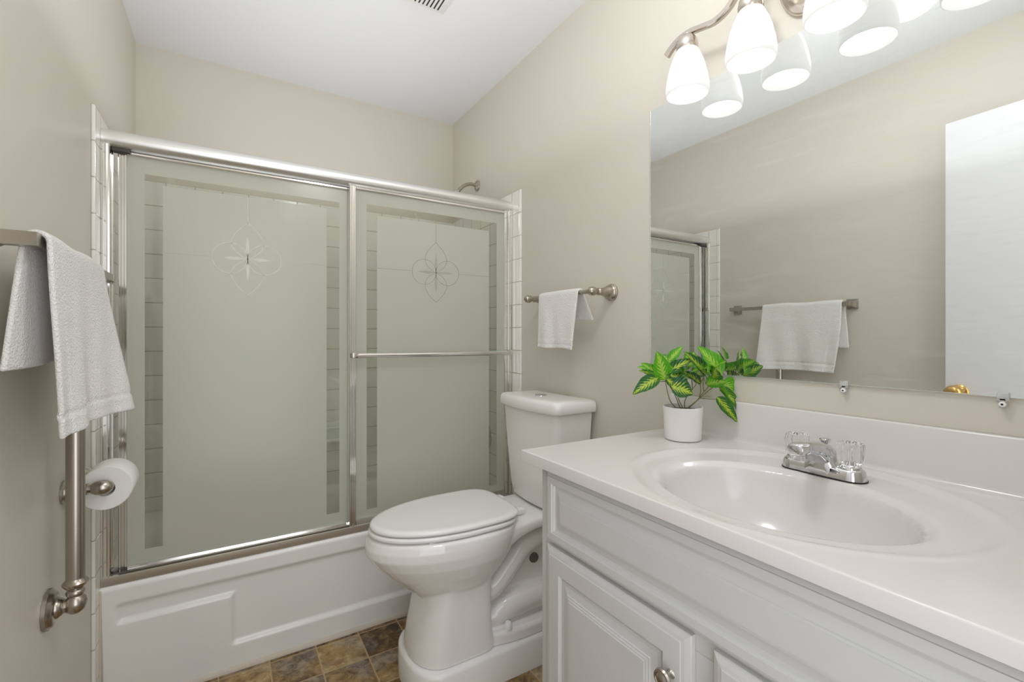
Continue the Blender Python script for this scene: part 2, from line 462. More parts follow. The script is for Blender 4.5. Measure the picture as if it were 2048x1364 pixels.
for rx, ry, z in ((0.70, 0.295, TZ), (0.685, 0.282, TZ - 0.008), (0.67, 0.268, TZ - 0.04), (0.62, 0.235, 0.15), (0.58, 0.20, 0.085), (0.50, 0.15, 0.07), (0.1, 0.05, 0.065)):
    rings.append([oval(CX, CY, rx, ry, z, 2 * pi * k / nseg) for k in range(nseg)])
R = [[bm.verts.new(p) for p in r] for r in rings]
for a, b_ in zip(R, R[1:]):
    for i in range(nseg): bm.faces.new((a[i], a[(i + 1) % nseg], b_[(i + 1) % nseg], b_[i]))
bm.faces.new(R[-1])
obj('basin', bm, M_tub, tub, smooth=60)
o = obj('overflow_plate', LA([(0.001, 0.006), (0.03, 0.006), (0.034, 0.002), (0.034, -0.01)], (1.436, CY, 0.315), (-1, 0, 0.25)), M_chrome, tub)
o['label'] = 'chrome overflow plate'
# caulk bead along the floor
bm = bmesh.new()
def caulk(u, v):
    x = 0.01 + 1.49 * u; w = 0.013 + 0.004 * noise.noise(Vector((x * 5, 0, 3)))
    a = v * pi / 2
    return (x, -0.689 - w * cos(a), 0.0004 + 0.016 * sin(a))
grid_surface(bm, caulk, 120, 6)
struct('trim_5', bm, M_caulk)
bm = B(0.0085, 0.0135, -0.731, -0.686, 0.0, 0.399, 0.002); box(bm, W - 0.0135, W - 0.0085, -0.731, -0.686, 0.0, 0.399, 0.002)
struct('trim_6', bm, M_caulk)

# ================================================================ shower enclosure frame
YH = -0.7172
fr = thing('shower_door_frame', 'aluminium sliding shower door frame with rounded header above the bathtub', 'shower frame', (W / 2, -0.69, TZ))
prof = [(-0.655, 1.789), (-0.655, 1.841)]
for k in range(13):
    a = radians(75 - 130 * k / 12)
    prof.append((-0.690 - 0.0275 * cos(a), 1.8145 + 0.0275 * sin(a) * 1.0))
prof += [(-0.700, 1.7885), (-0.700, 1.795), (-0.668, 1.795), (-0.668, 1.789)]
obj('header', extrude_x(bmesh.new(), prof, 0.0095, W - 0.0095), M_alu, fr, smooth=35)
M_track = mat('dark_reflection_aluminium', (0.56, 0.52, 0.465, 1), 0.38, 1.0)  # brownish tint stands in for the dark surroundings it would reflect
def track(x0, x1):
    p = [(-0.650, TZ + 0.001), (-0.650, TZ + 0.030), (-0.656, TZ + 0.030), (-0.658, TZ + 0.010), (-0.682, TZ + 0.008),
         (-0.6843, TZ + 0.024), (-0.6858, TZ + 0.024), (-0.6862, TZ + 0.0085), (-0.7118, TZ + 0.0085), (-0.7125, TZ + 0.0270), (-0.7150, TZ + 0.0275), (-0.7165, TZ + 0.0265), (-0.7180, TZ + 0.003), (-0.7172, TZ + 0.001)]
    return extrude_x(bmesh.new(), p, x0, x1)
obj('bottom_track', track(0.0095, W - 0.0095), M_track, fr, smooth=35)
def jamb(x0, sgn):
    # (x,y) profile extruded along z
    pr = [(0, -0.655), (0, -0.716), (0.004, -0.7165), (0.007, -0.712), (0.013, -0.7125), (0.017, -0.7165), (0.0215, -0.716), (0.0235, -0.711), (0.0235, -0.700), (0.018, -0.698), (0.018, -0.676), (0.0235, -0.674), (0.0235, -0.657), (0.021, -0.655)]
    pts = [(x0 + sgn * a, y) for a, y in pr]
    return loft(bmesh.new(), [[(x, y, TZ + 0.004) for x, y in pts], [(x, y, 1.792) for x, y in pts]])
obj('jamb', jamb(0.0095, 1), M_alub, fr, smooth=35)
obj('jamb', jamb(W - 0.0095, -1), M_alub, fr, smooth=35)
bm = B(0.0325, 0.037, -0.712, -0.698, 1.352, 1.374, 0.001)
box(bm, 0.022, 0.037, -0.7165, -0.7115, 1.352, 1.358, 0.001)
o = obj('bumper', bm, M_nickel, fr); o['label'] = 'small dark bumper bracket'
bm = B(0.034, 0.078, -0.700, -0.672, 1.776, 1.789, 0.001)
o = obj('roller_guide', bm, M_dark, fr); o['label'] = 'dark roller guide under the header'
bm = B(0.034, 0.05, -0.708, -0.694, TZ + 0.012, TZ + 0.024, 0.001)
obj('bottom_guide', bm, M_clip, fr)

# ---- sliding panels
def panel(name, label, xa, xb, yc, z0, z1, stile_l, stile_r, railb, railt, dc):
    t = thing(name, label, 'shower door', ((xa + xb) / 2, yc, z0))
    d = 0.0125
    def stile(x0, x1):
        w = x1 - x0
        pr = [(x0, yc + d), (x0, yc - d * 0.75), (x0 + 0.0025, yc - d), (x0 + w * 0.30, yc - d), (x0 + w * 0.38, yc - d * 0.8), (x0 + w * 0.62, yc - d * 0.8), (x0 + w * 0.70, yc - d), (x1 - 0.002, yc - d), (x1, yc - d * 0.75), (x1, yc + d)]
        return loft(bmesh.new(), [[(x, y, z0) for x, y in pr], [(x, y, z1) for x, y in pr]])
    obj('stile', stile(xa, xa + stile_l), M_alub, t, smooth=30)
    obj('stile', stile(xb - stile_r, xb), M_alub, t, smooth=30)
    def rail(za, zb):
        h = zb - za
        pr = [(yc + d, za), (yc - d * .9, za), (yc - d, za + 0.002), (yc - d, zb - h * 0.35), (yc - d * .75, zb - 0.001), (yc - d * .6, zb), (yc + d, zb)]
        return extrude_x(bmesh.new(), pr, xa + stile_l, xb - stile_r)
    obj('bottom_rail', rail(z0, z0 + railb), M_alub, t, smooth=30)
    obj('top_rail', rail(z1 - railt, z1), M_alub, t, smooth=30)
    gx0, gx1, gz0, gz1 = xa + stile_l - 0.004, xb - stile_r + 0.004, z0 + railb - 0.004, z1 - railt + 0.004
    # pane: frosted with a clear border band
    s0, s1, st, si = dc['x0'], dc['x1'], dc['zt'], dc['w']
    xs = [gx0, s0, s0 + si, s1 - si, s1, gx1]
    zs = [gz0, dc['zb'], st - dc['h'], st, gz1]
    bm = bmesh.new(); y0, y1 = yc - 0.003, yc + 0.003
    for y in (y0, y1):
        for i in range(5):
            for j in range(4):
                clear = (j == 2 and 1 <= i <= 3) or (j == 1 and i in (1, 3))
                f = bm.faces.new([bm.verts.new((x, y, z)) for x, z in ((xs[i], zs[j]), (xs[i + 1], zs[j]), (xs[i + 1], zs[j + 1]), (xs[i], zs[j + 1]))])
                f.material_index = 1 if (clear or y == y1) else 0
    for a in ((gx0, gx0, gz0, gz1), (gx1, gx1, gz0, gz1), (gx0, gx1, gz0, gz0), (gx0, gx1, gz1, gz1)):
        x_0, x_1, z_0, z_1 = a
        if x_0 == x_1: q = [(x_0, y0, z_0), (x_0, y1, z_0), (x_0, y1, z_1), (x_0, y0, z_1)]
        else: q = [(x_0, y0, z_0), (x_1, y0, z_0), (x_1, y1, z_0), (x_0, y1, z_0)]
        bm.faces.new([bm.verts.new(p) for p in q])
    bmesh.ops.remove_doubles(bm, verts=bm.verts, dist=1e-6)
    g = obj('glass_pane', bm, [M_frost, M_clear], t, smooth=0)
    g['label'] = 'frosted glass with a clear border band'
    # etched motif
    bm = bmesh.new(); ye = y0 - 0.0006
    cx_, cz_ = dc['cx'], dc['cz']
    def line(pts, w):
        L_ = []
        for k, (x, z) in enumerate(pts):
            a = pts[max(k - 1, 0)]; b2 = pts[min(k + 1, len(pts) - 1)]
            dx, dz = b2[0] - a[0], b2[1] - a[1]; l = math.hypot(dx, dz) or 1
            ww = w(k / (len(pts) - 1)) if callable(w) else w
            nx, nz = -dz / l * ww / 2, dx / l * ww / 2
            L_.append(((x + nx, z + nz), (x - nx, z - nz)))
        for (a, b2), (c, d_) in zip(L_, L_[1:]):
            for yy in (ye, ye + 0.0004):
                bm.faces.new([bm.verts.new((p[0], yy, p[1])) for p in (a, b2, d_, c)])
    r = 0.0545; lw = 0.0026
    for sx in (-1, 1):
        line([(cx_ + sx * r + r * cos(2 * pi * k / 40), cz_ + 0.0 + r * sin(2 * pi * k / 40)) for k in range(41)], lw)
    for sz, h in ((1, 0.133), (-1, 0.130)):
        for sx in (-1, 1):
            pts = [(0, 0), (0.020, 0.010), (0.040, 0.028), (0.050, 0.050), (0.048, 0.072), (0.034, 0.096), (0.014, 0.118), (0, h)]
            line([(cx_ + sx * p.x, cz_ + sz * p.z) for p in catmull([(a, 0, b2) for a, b2 in pts], 5)], lw)
    for dx, dz in ((1, 0), (-1, 0), (0, 1), (0, -1)):
        line([(cx_ + dx * s * 0.085, cz_ + dz * s * 0.085) for s in [k / 12 for k in range(13)]], lambda q: 0.0006 + 0.011 * max(0, sin(pi * q)) ** 1.6)
    line([(cx_, cz_ + 0.13), (cx_, st - dc['h'])], 0.0022)
    line([(cx_ - 0.109, cz_), (s0 + si, cz_)], 0.0012); line([(cx_ + 0.109, cz_), (s1 - si, cz_)], 0.0012)
    e = obj('etched_motif', bm, dc['em'], g, smooth=0)
    return t, g
M_etch2 = mat('etched_line_washed_out', (0.62, 0.635, 0.57, 1), 0.3)  # same etching; paler colour paints in the reflection washing over this panel
pl, _ = panel('sliding_shower_door', 'left frosted sliding glass shower panel, set behind the other', 0.046, 0.786, -0.671, TZ + 0.012, 1.787, 0.0235, 0.022, 0.024, 0.012,
              dict(x0=0.113, x1=0.726, zt=1.722, h=0.030, w=0.048, zb=0.485, cx=0.408, cz=1.467, em=M_etch2))
pr_, _ = panel('sliding_shower_door', 'right frosted shower panel with towel bar, in front beside the toilet tank', 0.757, 1.4902, -0.699, TZ + 0.010, 1.787, 0.026, 0.019, 0.040, 0.012,
               dict(x0=0.826, x1=1.433, zt=1.724, h=0.042, w=0.042, zb=0.485, cx=1.126, cz=1.467, em=M_etch))
bm = bmesh.new(); tube(bm, [(0.775, -0.742, 1.111), (1.490, -0.742, 1.108)], 0.0105, 20, 1, False)
tb = obj('towel_bar', bm, M_alub, pr_)
for x in (0.772, 1.478):
    o = obj('bracket', B(x - 0.013, x + 0.010, -0.752, -0.7115, 1.101, 1.122, 0.002), M_nickel if x < 1 else M_alub, tb)
    o.parent = pr_; o.matrix_parent_inverse = Matrix.Translation(-Vector(pr_.location))

# ================================================================ fittings inside the shower
t = thing('wall_shower', 'nickel shower arm and head on the wall above the tiles', 'shower head', (W, -0.33, 2.02))
obj('flange', LA([(0.030, 0.0), (0.030, 0.003), (0.024, 0.009), (0.014, 0.012), (0.010, 0.016)], (W, -0.33, 2.02), (-1, 0, 0)), M_nickel, t)
bm = bmesh.new(); tube(bm, [(W - 0.002, -0.33, 2.02), (1.48, -0.33, 2.022), (1.44, -0.33, 2.005), (1.41, -0.33, 1.975), (1.385, -0.33, 1.945)], 0.0095, 14, 6)
obj('arm', bm, M_nickel, t)
bm = LA([(0.012, -0.02), (0.016, -0.012), (0.016, 0.004), (0.011, 0.010), (0.018, 0.020), (0.036, 0.042), (0.040, 0.056), (0.037, 0.062), (0.001, 0.060)], (1.392, -0.33, 1.955), (-0.62, 0, -0.78), 28)
obj('spray_head', bm, M_chrome, t)
t = thing('shower_valve', 'round chrome shower valve plate behind the right frosted panel', 'valve', (W - 0.009, -0.43, 0.66))
obj('plate', LA([(0.078, 0.0), (0.078, 0.004), (0.060, 0.012), (0.030, 0.016), (0.028, 0.04)], (W - 0.009, -0.43, 0.66), (-1, 0, 0), 36), M_chrome, t)
obj('handle', LA([(0.022, 0.0), (0.026, 0.012), (0.022, 0.045), (0.001, 0.048)], (W - 0.049, -0.43, 0.66), (-1, 0, 0), 12), M_acryl, t)
t = thing('tub_spout', 'chrome tub spout on the tiled wall below the shower valve', 'spout', (W - 0.009, -0.40, 0.49))
bm = bmesh.new(); tube(bm, [(W - 0.0095, -0.40, 0.49), (1.45, -0.40, 0.49), (1.40, -0.40, 0.478), (1.385, -0.40, 0.455)], [0.026, 0.024, 0.022, 0.017], 18, 6)
obj('spout_body', bm, M_chrome, t)
t = thing('soap_dish', 'white ceramic soap dish set in the tiled wall behind the left panel', 'soap dish', (0.83, -0.010, 0.66))
bm = B(0.765, 0.895, -0.022, -0.0095, 0.625, 0.735, 0.005); box(bm, 0.775, 0.885, -0.075, -0.012, 0.635, 0.650, 0.006)
obj('dish', bm, M_tub, t)
bm = bmesh.new(); tube(bm, [(0.780, -0.018, 0.70), (0.785, -0.050, 0.705), (0.875, -0.050, 0.705), (0.880, -0.018, 0.70)], 0.007, 10, 6)
obj('grab_rail', bm, M_tub, t)

# ================================================================ toilet (stands on a riser)
TY = -1.083
RZ = 0.106
bm = bmesh.new()
def stadium(z, xf, xb, hw, n=40, e=2.4, cy=TY):
    pts = []
    rf = hw * 0.62
    for k in range(n + 1):
        a = pi / 2 + pi * k / n
        c, s_ = cos(a), sin(a)
        pts.append((xf + rf + rf * math.copysign(abs(c) ** (2 / e), c), cy + hw * math.copysign(abs(s_) ** (2 / e), s_), z))
    pts += [(xb, cy - hw, z), (xb, cy + hw, z)]
    return pts
loft(bm, [stadium(0.0005, 0.852, 1.50, 0.160), stadium(RZ - 0.012, 0.852, 1.50, 0.160), stadium(RZ - 0.003, 0.856, 1.498, 0.156), stadium(RZ, 0.864, 1.495, 0.149)])
o = obj('toilet_riser', bm, M_seat, smooth=50)
tag(o, 'white raised plinth on the slate-look floor under the toilet', 'plinth')

toi = thing('toilet', 'white two-piece toilet with closed lid standing on a raised plinth', 'toilet', (1.15, TY, RZ))
def egg(z, xf, xb, hw, n=48, ef=2.0, eb=2.6, split=0.60, cy=TY):
    """egg outline: long elliptical front, squarer back"""
    pts = []; xm = xf + (xb - xf) * split
    for k in range(n):
        a = 2 * pi * k / n; c, s_ = cos(a), sin(a)
        if c < 0: x = xm + (xm - xf) * -abs(c) ** (2 / ef); y = hw * math.copysign(abs(s_) ** (2 / ef), s_)
        else: x = xm + (xb - xm) * abs(c) ** (2 / eb); y = hw * math.copysign(abs(s_) ** (2 / eb), s_)
        pts.append((x, cy + y, z))
    return pts
z0 = RZ + 0.0008
bm = bmesh.new()
# pedestal skirt
loft(bm, [egg(z0, 0.864, 1.135, 0.138, eb=12, ef=2.2, split=.36), egg(z0 + 0.03, 0.867, 1.135, 0.137, eb=12, ef=2.2, split=.36), egg(0.20, 0.880, 1.132, 0.132, eb=12, ef=2.2, split=.36), egg(0.28, 0.897, 1.130, 0.127, eb=12, ef=2.2, split=.36), egg(0.345, 0.905, 1.137, 0.126, eb=9, ef=2.2, split=.4), egg(0.40, 0.900, 1.16, 0.135, eb=6), egg(0.46, 0.86, 1.20, 0.15, eb=4)])
# bowl
loft(bm, [egg(0.270, 0.935, 1.10, 0.070), egg(0.300, 0.905, 1.13, 0.100), egg(0.345, 0.852, 1.17, 0.134), egg(0.395, 0.795, 1.21, 0.162), egg(0.440, 0.752, 1.24, 0.180), egg(0.475, 0.728, 1.25, 0.187), egg(0.500, 0.727, 1.26, 0.188), egg(0.524, 0.737, 1.26, 0.185), egg(0.531, 0.748, 1.25, 0.176)])
# deck to the tank: a slab arching downwards underneath
def deck(x, hw, zb, zt):
    r = []
    for k in range(24):
        a = 2 * pi * k / 24; c, s_ = cos(a), sin(a)
        r.append((x, TY + hw * math.copysign(abs(c) ** 0.5, c), (zb + zt) / 2 + (zt - zb) / 2 * math.copysign(abs(s_) ** 0.5, s_)))
    return r
loft(bm, [deck(1.10, 0.165, 0.40, 0.529), deck(1.17, 0.160, 0.430, 0.529), deck(1.23, 0.150, 0.458, 0.529), deck(1.30, 0.142, 0.474, 0.529), deck(1.38, 0.142, 0.480, 0.530), deck(1.475, 0.142, 0.480, 0.530)])
# inner web, foot slab, moulded foot bulge, trapway
box(bm, 1.05, 1.46, TY - 0.058, TY + 0.058, 0.15, 0.50, 0.02, 3)
loft(bm, [egg(z0, 0.98, 1.475, 0.142, eb=7), egg(0.140, 0.98, 1.473, 0.140, eb=7), egg(0.150, 0.99, 1.468, 0.132, eb=7)])
tube(bm, [(1.09, TY - 0.064, 0.262), (1.16, TY - 0.072, 0.285), (1.225, TY - 0.074, 0.345), (1.285, TY - 0.074, 0.405), (1.36, TY - 0.072, 0.428), (1.46, TY - 0.060, 0.425)], [0.034, 0.036, 0.036, 0.036, 0.037, 0.038], 20, 8)
tube(bm, [(1.12, TY - 0.060, 0.160), (1.17, TY - 0.062, 0.180), (1.22, TY - 0.064, 0.198), (1.30, TY - 0.064, 0.206), (1.38, TY - 0.064, 0.206), (1.45, TY - 0.060, 0.200)], [0.030, 0.044, 0.050, 0.052, 0.052, 0.05], 20, 8)
base = obj('bowl_base', bm, M_porc, toi, smooth=0)
rm = base.modifiers.new('blend', 'REMESH'); rm.mode = 'VOXEL'; rm.voxel_size = 0.0038; rm.use_smooth_shade = True
sm = base.modifiers.new('soften', 'SMOOTH'); sm.factor = 0.5; sm.iterations = 5
# seat & lid
def seat_ring(z, inset=0.0):
    return egg(z, 0.738 + inset, 1.236 - inset, 0.176 - inset, n=64, ef=2.05, eb=4.2, split=0.62)
bm = bmesh.new()
loft(bm, [seat_ring(0.5335, 0.012), seat_ring(0.5345, 0.004), seat_ring(0.539, 0.0), seat_ring(0.546, 0.0), seat_ring(0.5495, 0.005), seat_ring(0.550, 0.012)])
obj('seat', bm, M_seat, toi, smooth=60)
def lid_ring(z, inset=0.0):
    return egg(z, 0.742 + inset, 1.248 - inset, 0.173 - inset, n=64, ef=2.05, eb=4.2, split=0.60)
bm = bmesh.new()
loft(bm, [lid_ring(0.5535, 0.010), lid_ring(0.5542, 0.003), lid_ring(0.558, 0.0), lid_ring(0.564, 0.0015), lid_ring(0.5685, 0.007), lid_ring(0.5705, 0.018), lid_ring(0.5700, 0.030), lid_ring(0.5710, 0.07), lid_ring(0.572, 0.13)])
obj('lid', bm, M_seat, toi, smooth=60)
for s in (-1, 1):
    obj('hinge', B(1.248, 1.285, TY + s * 0.075 - 0.020, TY + s * 0.075 + 0.020, 0.5285, 0.550, 0.005), M_seat, toi)
    obj('seat_bumper', B(0.888, 0.912, TY + s * 0.140 - 0.007, TY + s * 0.140 + 0.007, 0.527, 0.5345, 0.002), M_white, toi)
# tank
def tank_ring(z, xf, xb, hw, bow, r=0.03, cy=-1.107, n=10):
    pts = [(xb, cy + hw * 0.985, z), (xb, cy - hw * 0.985, z)]
    # right side to front right corner
    fx = lambda y: xf - bow * (1 - ((y - cy) / hw) ** 2)
    def corner(sg):
        yc_ = cy + sg * (hw - r); xc_ = fx(yc_) + r
        out = []
        for k in range(n + 1):
            a = pi / 2 * k / n
            out.append((xc_ - r * sin(a), yc_ + sg * r * cos(a), z))
        return out
    pts += corner(-1)
    for k in range(1, 24):
        y = cy - (hw - r) + 2 * (hw - r) * k / 24
        pts.append((fx(y), y, z))
    pts += corner(1)[::-1]
    return pts
bm = bmesh.new()
loft(bm, [tank_ring(0.5315, 1.375, 1.492, 0.135, 0.016), tank_ring(0.545, 1.362, 1.500, 0.152, 0.018), tank_ring(0.58, 1.358, 1.502, 0.159, 0.020), tank_ring(0.72, 1.350, 1.503, 0.174, 0.022), tank_ring(0.906, 1.343, 1.505, 0.189, 0.024)])
obj('tank', bm, M_porc, toi, smooth=50)
bm = bmesh.new()
LZ = 0.904
loft(bm, [tank_ring(LZ, 1.339, 1.507, 0.194, 0.025), tank_ring(LZ + 0.001, 1.332, 1.511, 0.200, 0.026), tank_ring(LZ + 0.006, 1.329, 1.512, 0.204, 0.027), tank_ring(LZ + 0.034, 1.331, 1.512, 0.203, 0.027), tank_ring(LZ + 0.044, 1.336, 1.508, 0.198, 0.026), tank_ring(LZ + 0.0475, 1.346, 1.500, 0.188, 0.024), tank_ring(LZ + 0.0490, 1.37, 1.480, 0.155, 0.02)])
obj('tank_lid', bm, M_porc, toi, smooth=60)
bc = (1.405, -1.105)
bt = obj('flush_button', LA([(0.0235, -0.004), (0.0235, 0.003), (0.0215, 0.0045), (0.001, 0.0045)], (bc[0], bc[1], LZ + 0.0485), (0, 0, 1), 36), M_chrome, toi)
bt['label'] = 'round chrome flush button'
M_plug = mat('grey_plug', (0.13, 0.12, 0.11, 1), 0.4)
o = obj('mounting_plug', LA([(0.019, 0.0), (0.019, 0.006), (0.016, 0.008), (0.001, 0.006)], (1.345, TY - 0.0575, 0.340), (-0.25, -1, 0), 24), M_plug, toi)
o['label'] = 'dark round plug in the porcelain foot'
obj('bolt_cap', LA([(0.016, 0.0), (0.0165, 0.004), (0.013, 0.020), (0.010, 0.024), (0.001, 0.025)], (1.195, TY - 0.118, 0.148), (0, 0, 1), 20), M_white, toi)

# ================================================================ vanity
VY0, VY1 = -1.692, -2.60
van = thing('vanity_cabinet', 'white bathroom vanity cabinet with raised-panel doors beside the toilet', 'cabinet', (1.25, -2.145, 0))
FX = 0.995
bm = B(FX, 1.505, VY0 - 0.016, VY0, 0.0, 0.8815, 0.001)
box(bm, FX, 1.505, VY1, VY1 + 0.016, 0.0, 0.8815, 0.001)
box(bm, FX + 0.02, 1.505, VY1 + 0.016, VY0 - 0.016, 0.10, 0.115)
box(bm, 1.495, 1.505, VY1 + 0.016, VY0 - 0.016, 0.115, 0.8815)
obj('body', bm, M_cab, van)
bm = bmesh.new()
box(bm, FX, FX + 0.018, VY1 + 0.016, VY0 - 0.016, 0.835, 0.8815, 0.0008)
box(bm, FX, FX + 0.018, VY1 + 0.016, VY0 - 0.016, 0.675, 0.735, 0.0008)
box(bm, FX, FX + 0.018, VY1 + 0.016, VY0 - 0.016, 0.10, 0.16, 0.0008)
for ya in (VY0 - 0.05, VY1 + 0.016, -2.175):
    yb = ya + (0.034 if ya != -2.175 else 0.06)
    box(bm, FX, FX + 0.0175, ya, yb, 0.1602, 0.6748); box(bm, FX, FX + 0.0175, ya, yb, 0.7352, 0.8348)
obj('face_frame', bm, M_cab, van)
obj('toe_kick', B(FX + 0.05, FX + 0.066, VY1 + 0.016, VY0 - 0.016, 0, 0.10), M_cab, van)
def molded(y0, y1, za, zb, x, prof):
    rings = []
    for d, h in prof:
        rings.append([(x - h, y0 + d, za + d), (x - h, y1 - d, za + d), (x - h, y1 - d, zb - d), (x - h, y0 + d, zb - d)])
    return loft(bmesh.new(), rings)
PROF = [(0.0, 0.0005), (0.0, 0.0095), (0.0015, 0.0115), (0.010, 0.0150), (0.0165, 0.0160), (0.0175, 0.0178), (0.020, 0.018), (0.052, 0.018),
        (0.0535, 0.0155), (0.055, 0.0150), (0.0565, 0.0118), (0.059, 0.0112), (0.060, 0.0128), (0.0635, 0.0132), (0.066, 0.0130), (0.081, 0.0155), (0.0822, 0.0170), (0.0862, 0.0173), (0.0874, 0.0186), (0.0914, 0.0189), (0.0926, 0.0200), (0.110, 0.0200)]
PROFD = [(0.0, 0.0005), (0.0, 0.0095), (0.0015, 0.0115), (0.006, 0.0140), (0.0085, 0.0150), (0.009, 0.0168), (0.011, 0.017), (0.0235, 0.017),
         (0.0248, 0.0142), (0.0275, 0.0136), (0.0295, 0.0092), (0.0340, 0.0086), (0.0500, 0.0128), (0.0512, 0.0146), (0.0550, 0.0150), (0.0562, 0.0168), (0.0620, 0.0170)]
obj('false_drawer_front', molded(-2.560, -1.727, 0.712, 0.872, FX, PROFD), M_cab, van, smooth=12)
ks = []
for ya, yb, ky in ((-2.123, -1.727, -2.088), (-2.560, -2.163, -2.198)):
    dr = obj('cabinet_door', molded(ya, yb, 0.135, 0.702, FX, PROF), M_cab, van, smooth=12)
    k = obj('knob', LA([(0.008, 0.0), (0.0055, 0.004), (0.0055, 0.013), (0.009, 0.016), (0.0155, 0.018), (0.0165, 0.021), (0.0150, 0.0245), (0.0115, 0.0255), (0.0110, 0.0245), (0.0085, 0.0262), (0.001, 0.0275)], (FX - 0.018, ky, 0.622), (-1, 0, 0), 32), M_nickel, dr)
    k['label'] = 'nickel knob'
    k.matrix_parent_inverse = dr.matrix_parent_inverse @ Matrix.Identity(4) if False else Matrix.Identity(4)

# countertop with moulded oval basin
CZ = 0.908; CXF = 0.961; CYL = -1.6505; CYR = -2.64; BSX = 1.504
top = thing('sink_countertop', 'glossy white moulded vanity top with oval sink under the mirror', 'countertop', (1.23, -2.145, 0.882))
SCX, SCY = 1.195, -2.137
def counter_z(x, y):
    r1 = sqrt(((x - 1.232) / 0.250) ** 2 + ((y - SCY) / 0.285) ** 2)
    r2 = sqrt(((x - SCX) / 0.166) ** 2 + ((y - SCY) / 0.214) ** 2)
    z = CZ
    z -= 0.006 * (1 - sstep(0.93, 1.03, r1))
    z += 0.0010 * exp(-((r1 - 1.03) / 0.03) ** 2)
    if r2 < 1.08:
        if r2 >= 0.98: z -= 0.010 * (1 - sstep(0.98, 1.08, r2))
        else: z -= 0.010 + 0.135 * (1 - (r2 / 0.98) ** 2.6) ** 0.75
    # edge round-over
    e = min(x - CXF, CYL - y)
    if e < 0.0025: z -= 0.0025 - sqrt(max(0, 0.0025 ** 2 - (0.0025 - e) ** 2))
    return z
bm = bmesh.new()
nx, ny = 120, 210
def warp(u, a): return u
xs = [CXF, CXF + 0.0005, CXF + 0.0012, CXF + 0.0025, CXF + 0.006] + [CXF + 0.006 + (BSX - CXF - 0.006) * k / nx for k in range(1, nx + 1)]
ys = [CYL, CYL - 0.0005, CYL - 0.0012, CYL - 0.0025, CYL - 0.006] + [CYL - 0.006 + (CYR - CYL + 0.006) * k / ny for k in range(1, ny + 1)]
VV = [[bm.verts.new((x, y, counter_z(x, y))) for y in ys] for x in xs]
for i in range(len(xs) - 1):
    for j in range(len(ys) - 1):
        bm.faces.new((VV[i][j], VV[i + 1][j], VV[i + 1][j + 1], VV[i][j + 1]))
ZB = 0.882
def skirt(row):
    lo = [bm.verts.new((v.co.x, v.co.y, ZB)) for v in row]
    for k in range(len(row) - 1): bm.faces.new((row[k], row[k + 1], lo[k + 1], lo[k]))
skirt([VV[0][j] for j in range(len(ys))]); skirt([VV[i][0] for i in range(len(xs))]); skirt([VV[i][-1] for i in range(len(xs))]); skirt([VV[-1][j] for j in range(len(ys))])
for q in (((CXF, CYL), (FX + 0.03, CYL), (FX + 0.03, CYR), (CXF, CYR)), ((CXF, CYL), (BSX, CYL), (BSX, VY0 - 0.02), (CXF, VY0 - 0.02))):
    bm.faces.new([bm.verts.new((a, b2, ZB)) for a, b2 in q])
bmesh.ops.remove_doubles(bm, verts=bm.verts, dist=1e-6)
obj('sink_top', bm, M_top, top, smooth=60)
bm = bmesh.new()
pr = [(1.5235, 0.884), (1.5235, 1.0095), (1.5215, 1.0114)]
pr += [(1.508, 1.0114), (1.5052, 1.0105), (1.5040, 1.008)]
pr += [(1.5040, CZ + 0.010), (1.5020, CZ + 0.0045), (1.4975, CZ + 0.0008), (1.4945, CZ - 0.0004), (1.4945, 0.884)]
loft(bm, [[(x, CYL - 0.0045, z) for x, z in pr], [(x, CYR, z) for x, z in pr]])
obj('backsplash', bm, M_top, top, smooth=50)
bm = LA([(0.0215, 0.0), (0.0215, 0.002), (0.017, 0.003), (0.001, 0.001)], (SCX, SCY, counter_z(SCX, SCY) + 0.0005), (0, 0, 1), 28)
obj('drain', bm, M_chrome, top)

# faucet
FCX, FCY = 1.398, -2.128
FZ = counter_z(FCX, FCY)
fau = thing('faucet', 'chrome two-handle basin faucet with clear acrylic knobs on the sink top', 'faucet', (FCX, FCY, FZ))
def stad_y(z, hx, hy, cx=FCX, cy=FCY, n=14):
    pts = []
    for k in range(n + 1):
        a = pi * k / n; pts.append((cx + hx * cos(a), cy + (hy - hx) + hx * sin(a), z))
    for k in range(n + 1):
        a = pi + pi * k / n; pts.append((cx + hx * cos(a), cy - (hy - hx) + hx * sin(a), z))
    return pts
g = obj('gasket', loft(bmesh.new(), [stad_y(FZ + 0.0003, 0.0275, 0.0795), stad_y(FZ + 0.003, 0.0275, 0.0795)]), M_black, fau)
g['label'] = 'black rubber gasket'
bm = bmesh.new()
loft(bm, [stad_y(FZ + 0.003, 0.0268, 0.0785), stad_y(FZ + 0.006, 0.0262, 0.0780), stad_y(FZ + 0.019, 0.0235, 0.0755), stad_y(FZ + 0.0225, 0.0205, 0.0725), stad_y(FZ + 0.0235, 0.016, 0.068)])
obj('base_plate', bm, M_chrome, fau, smooth=40)
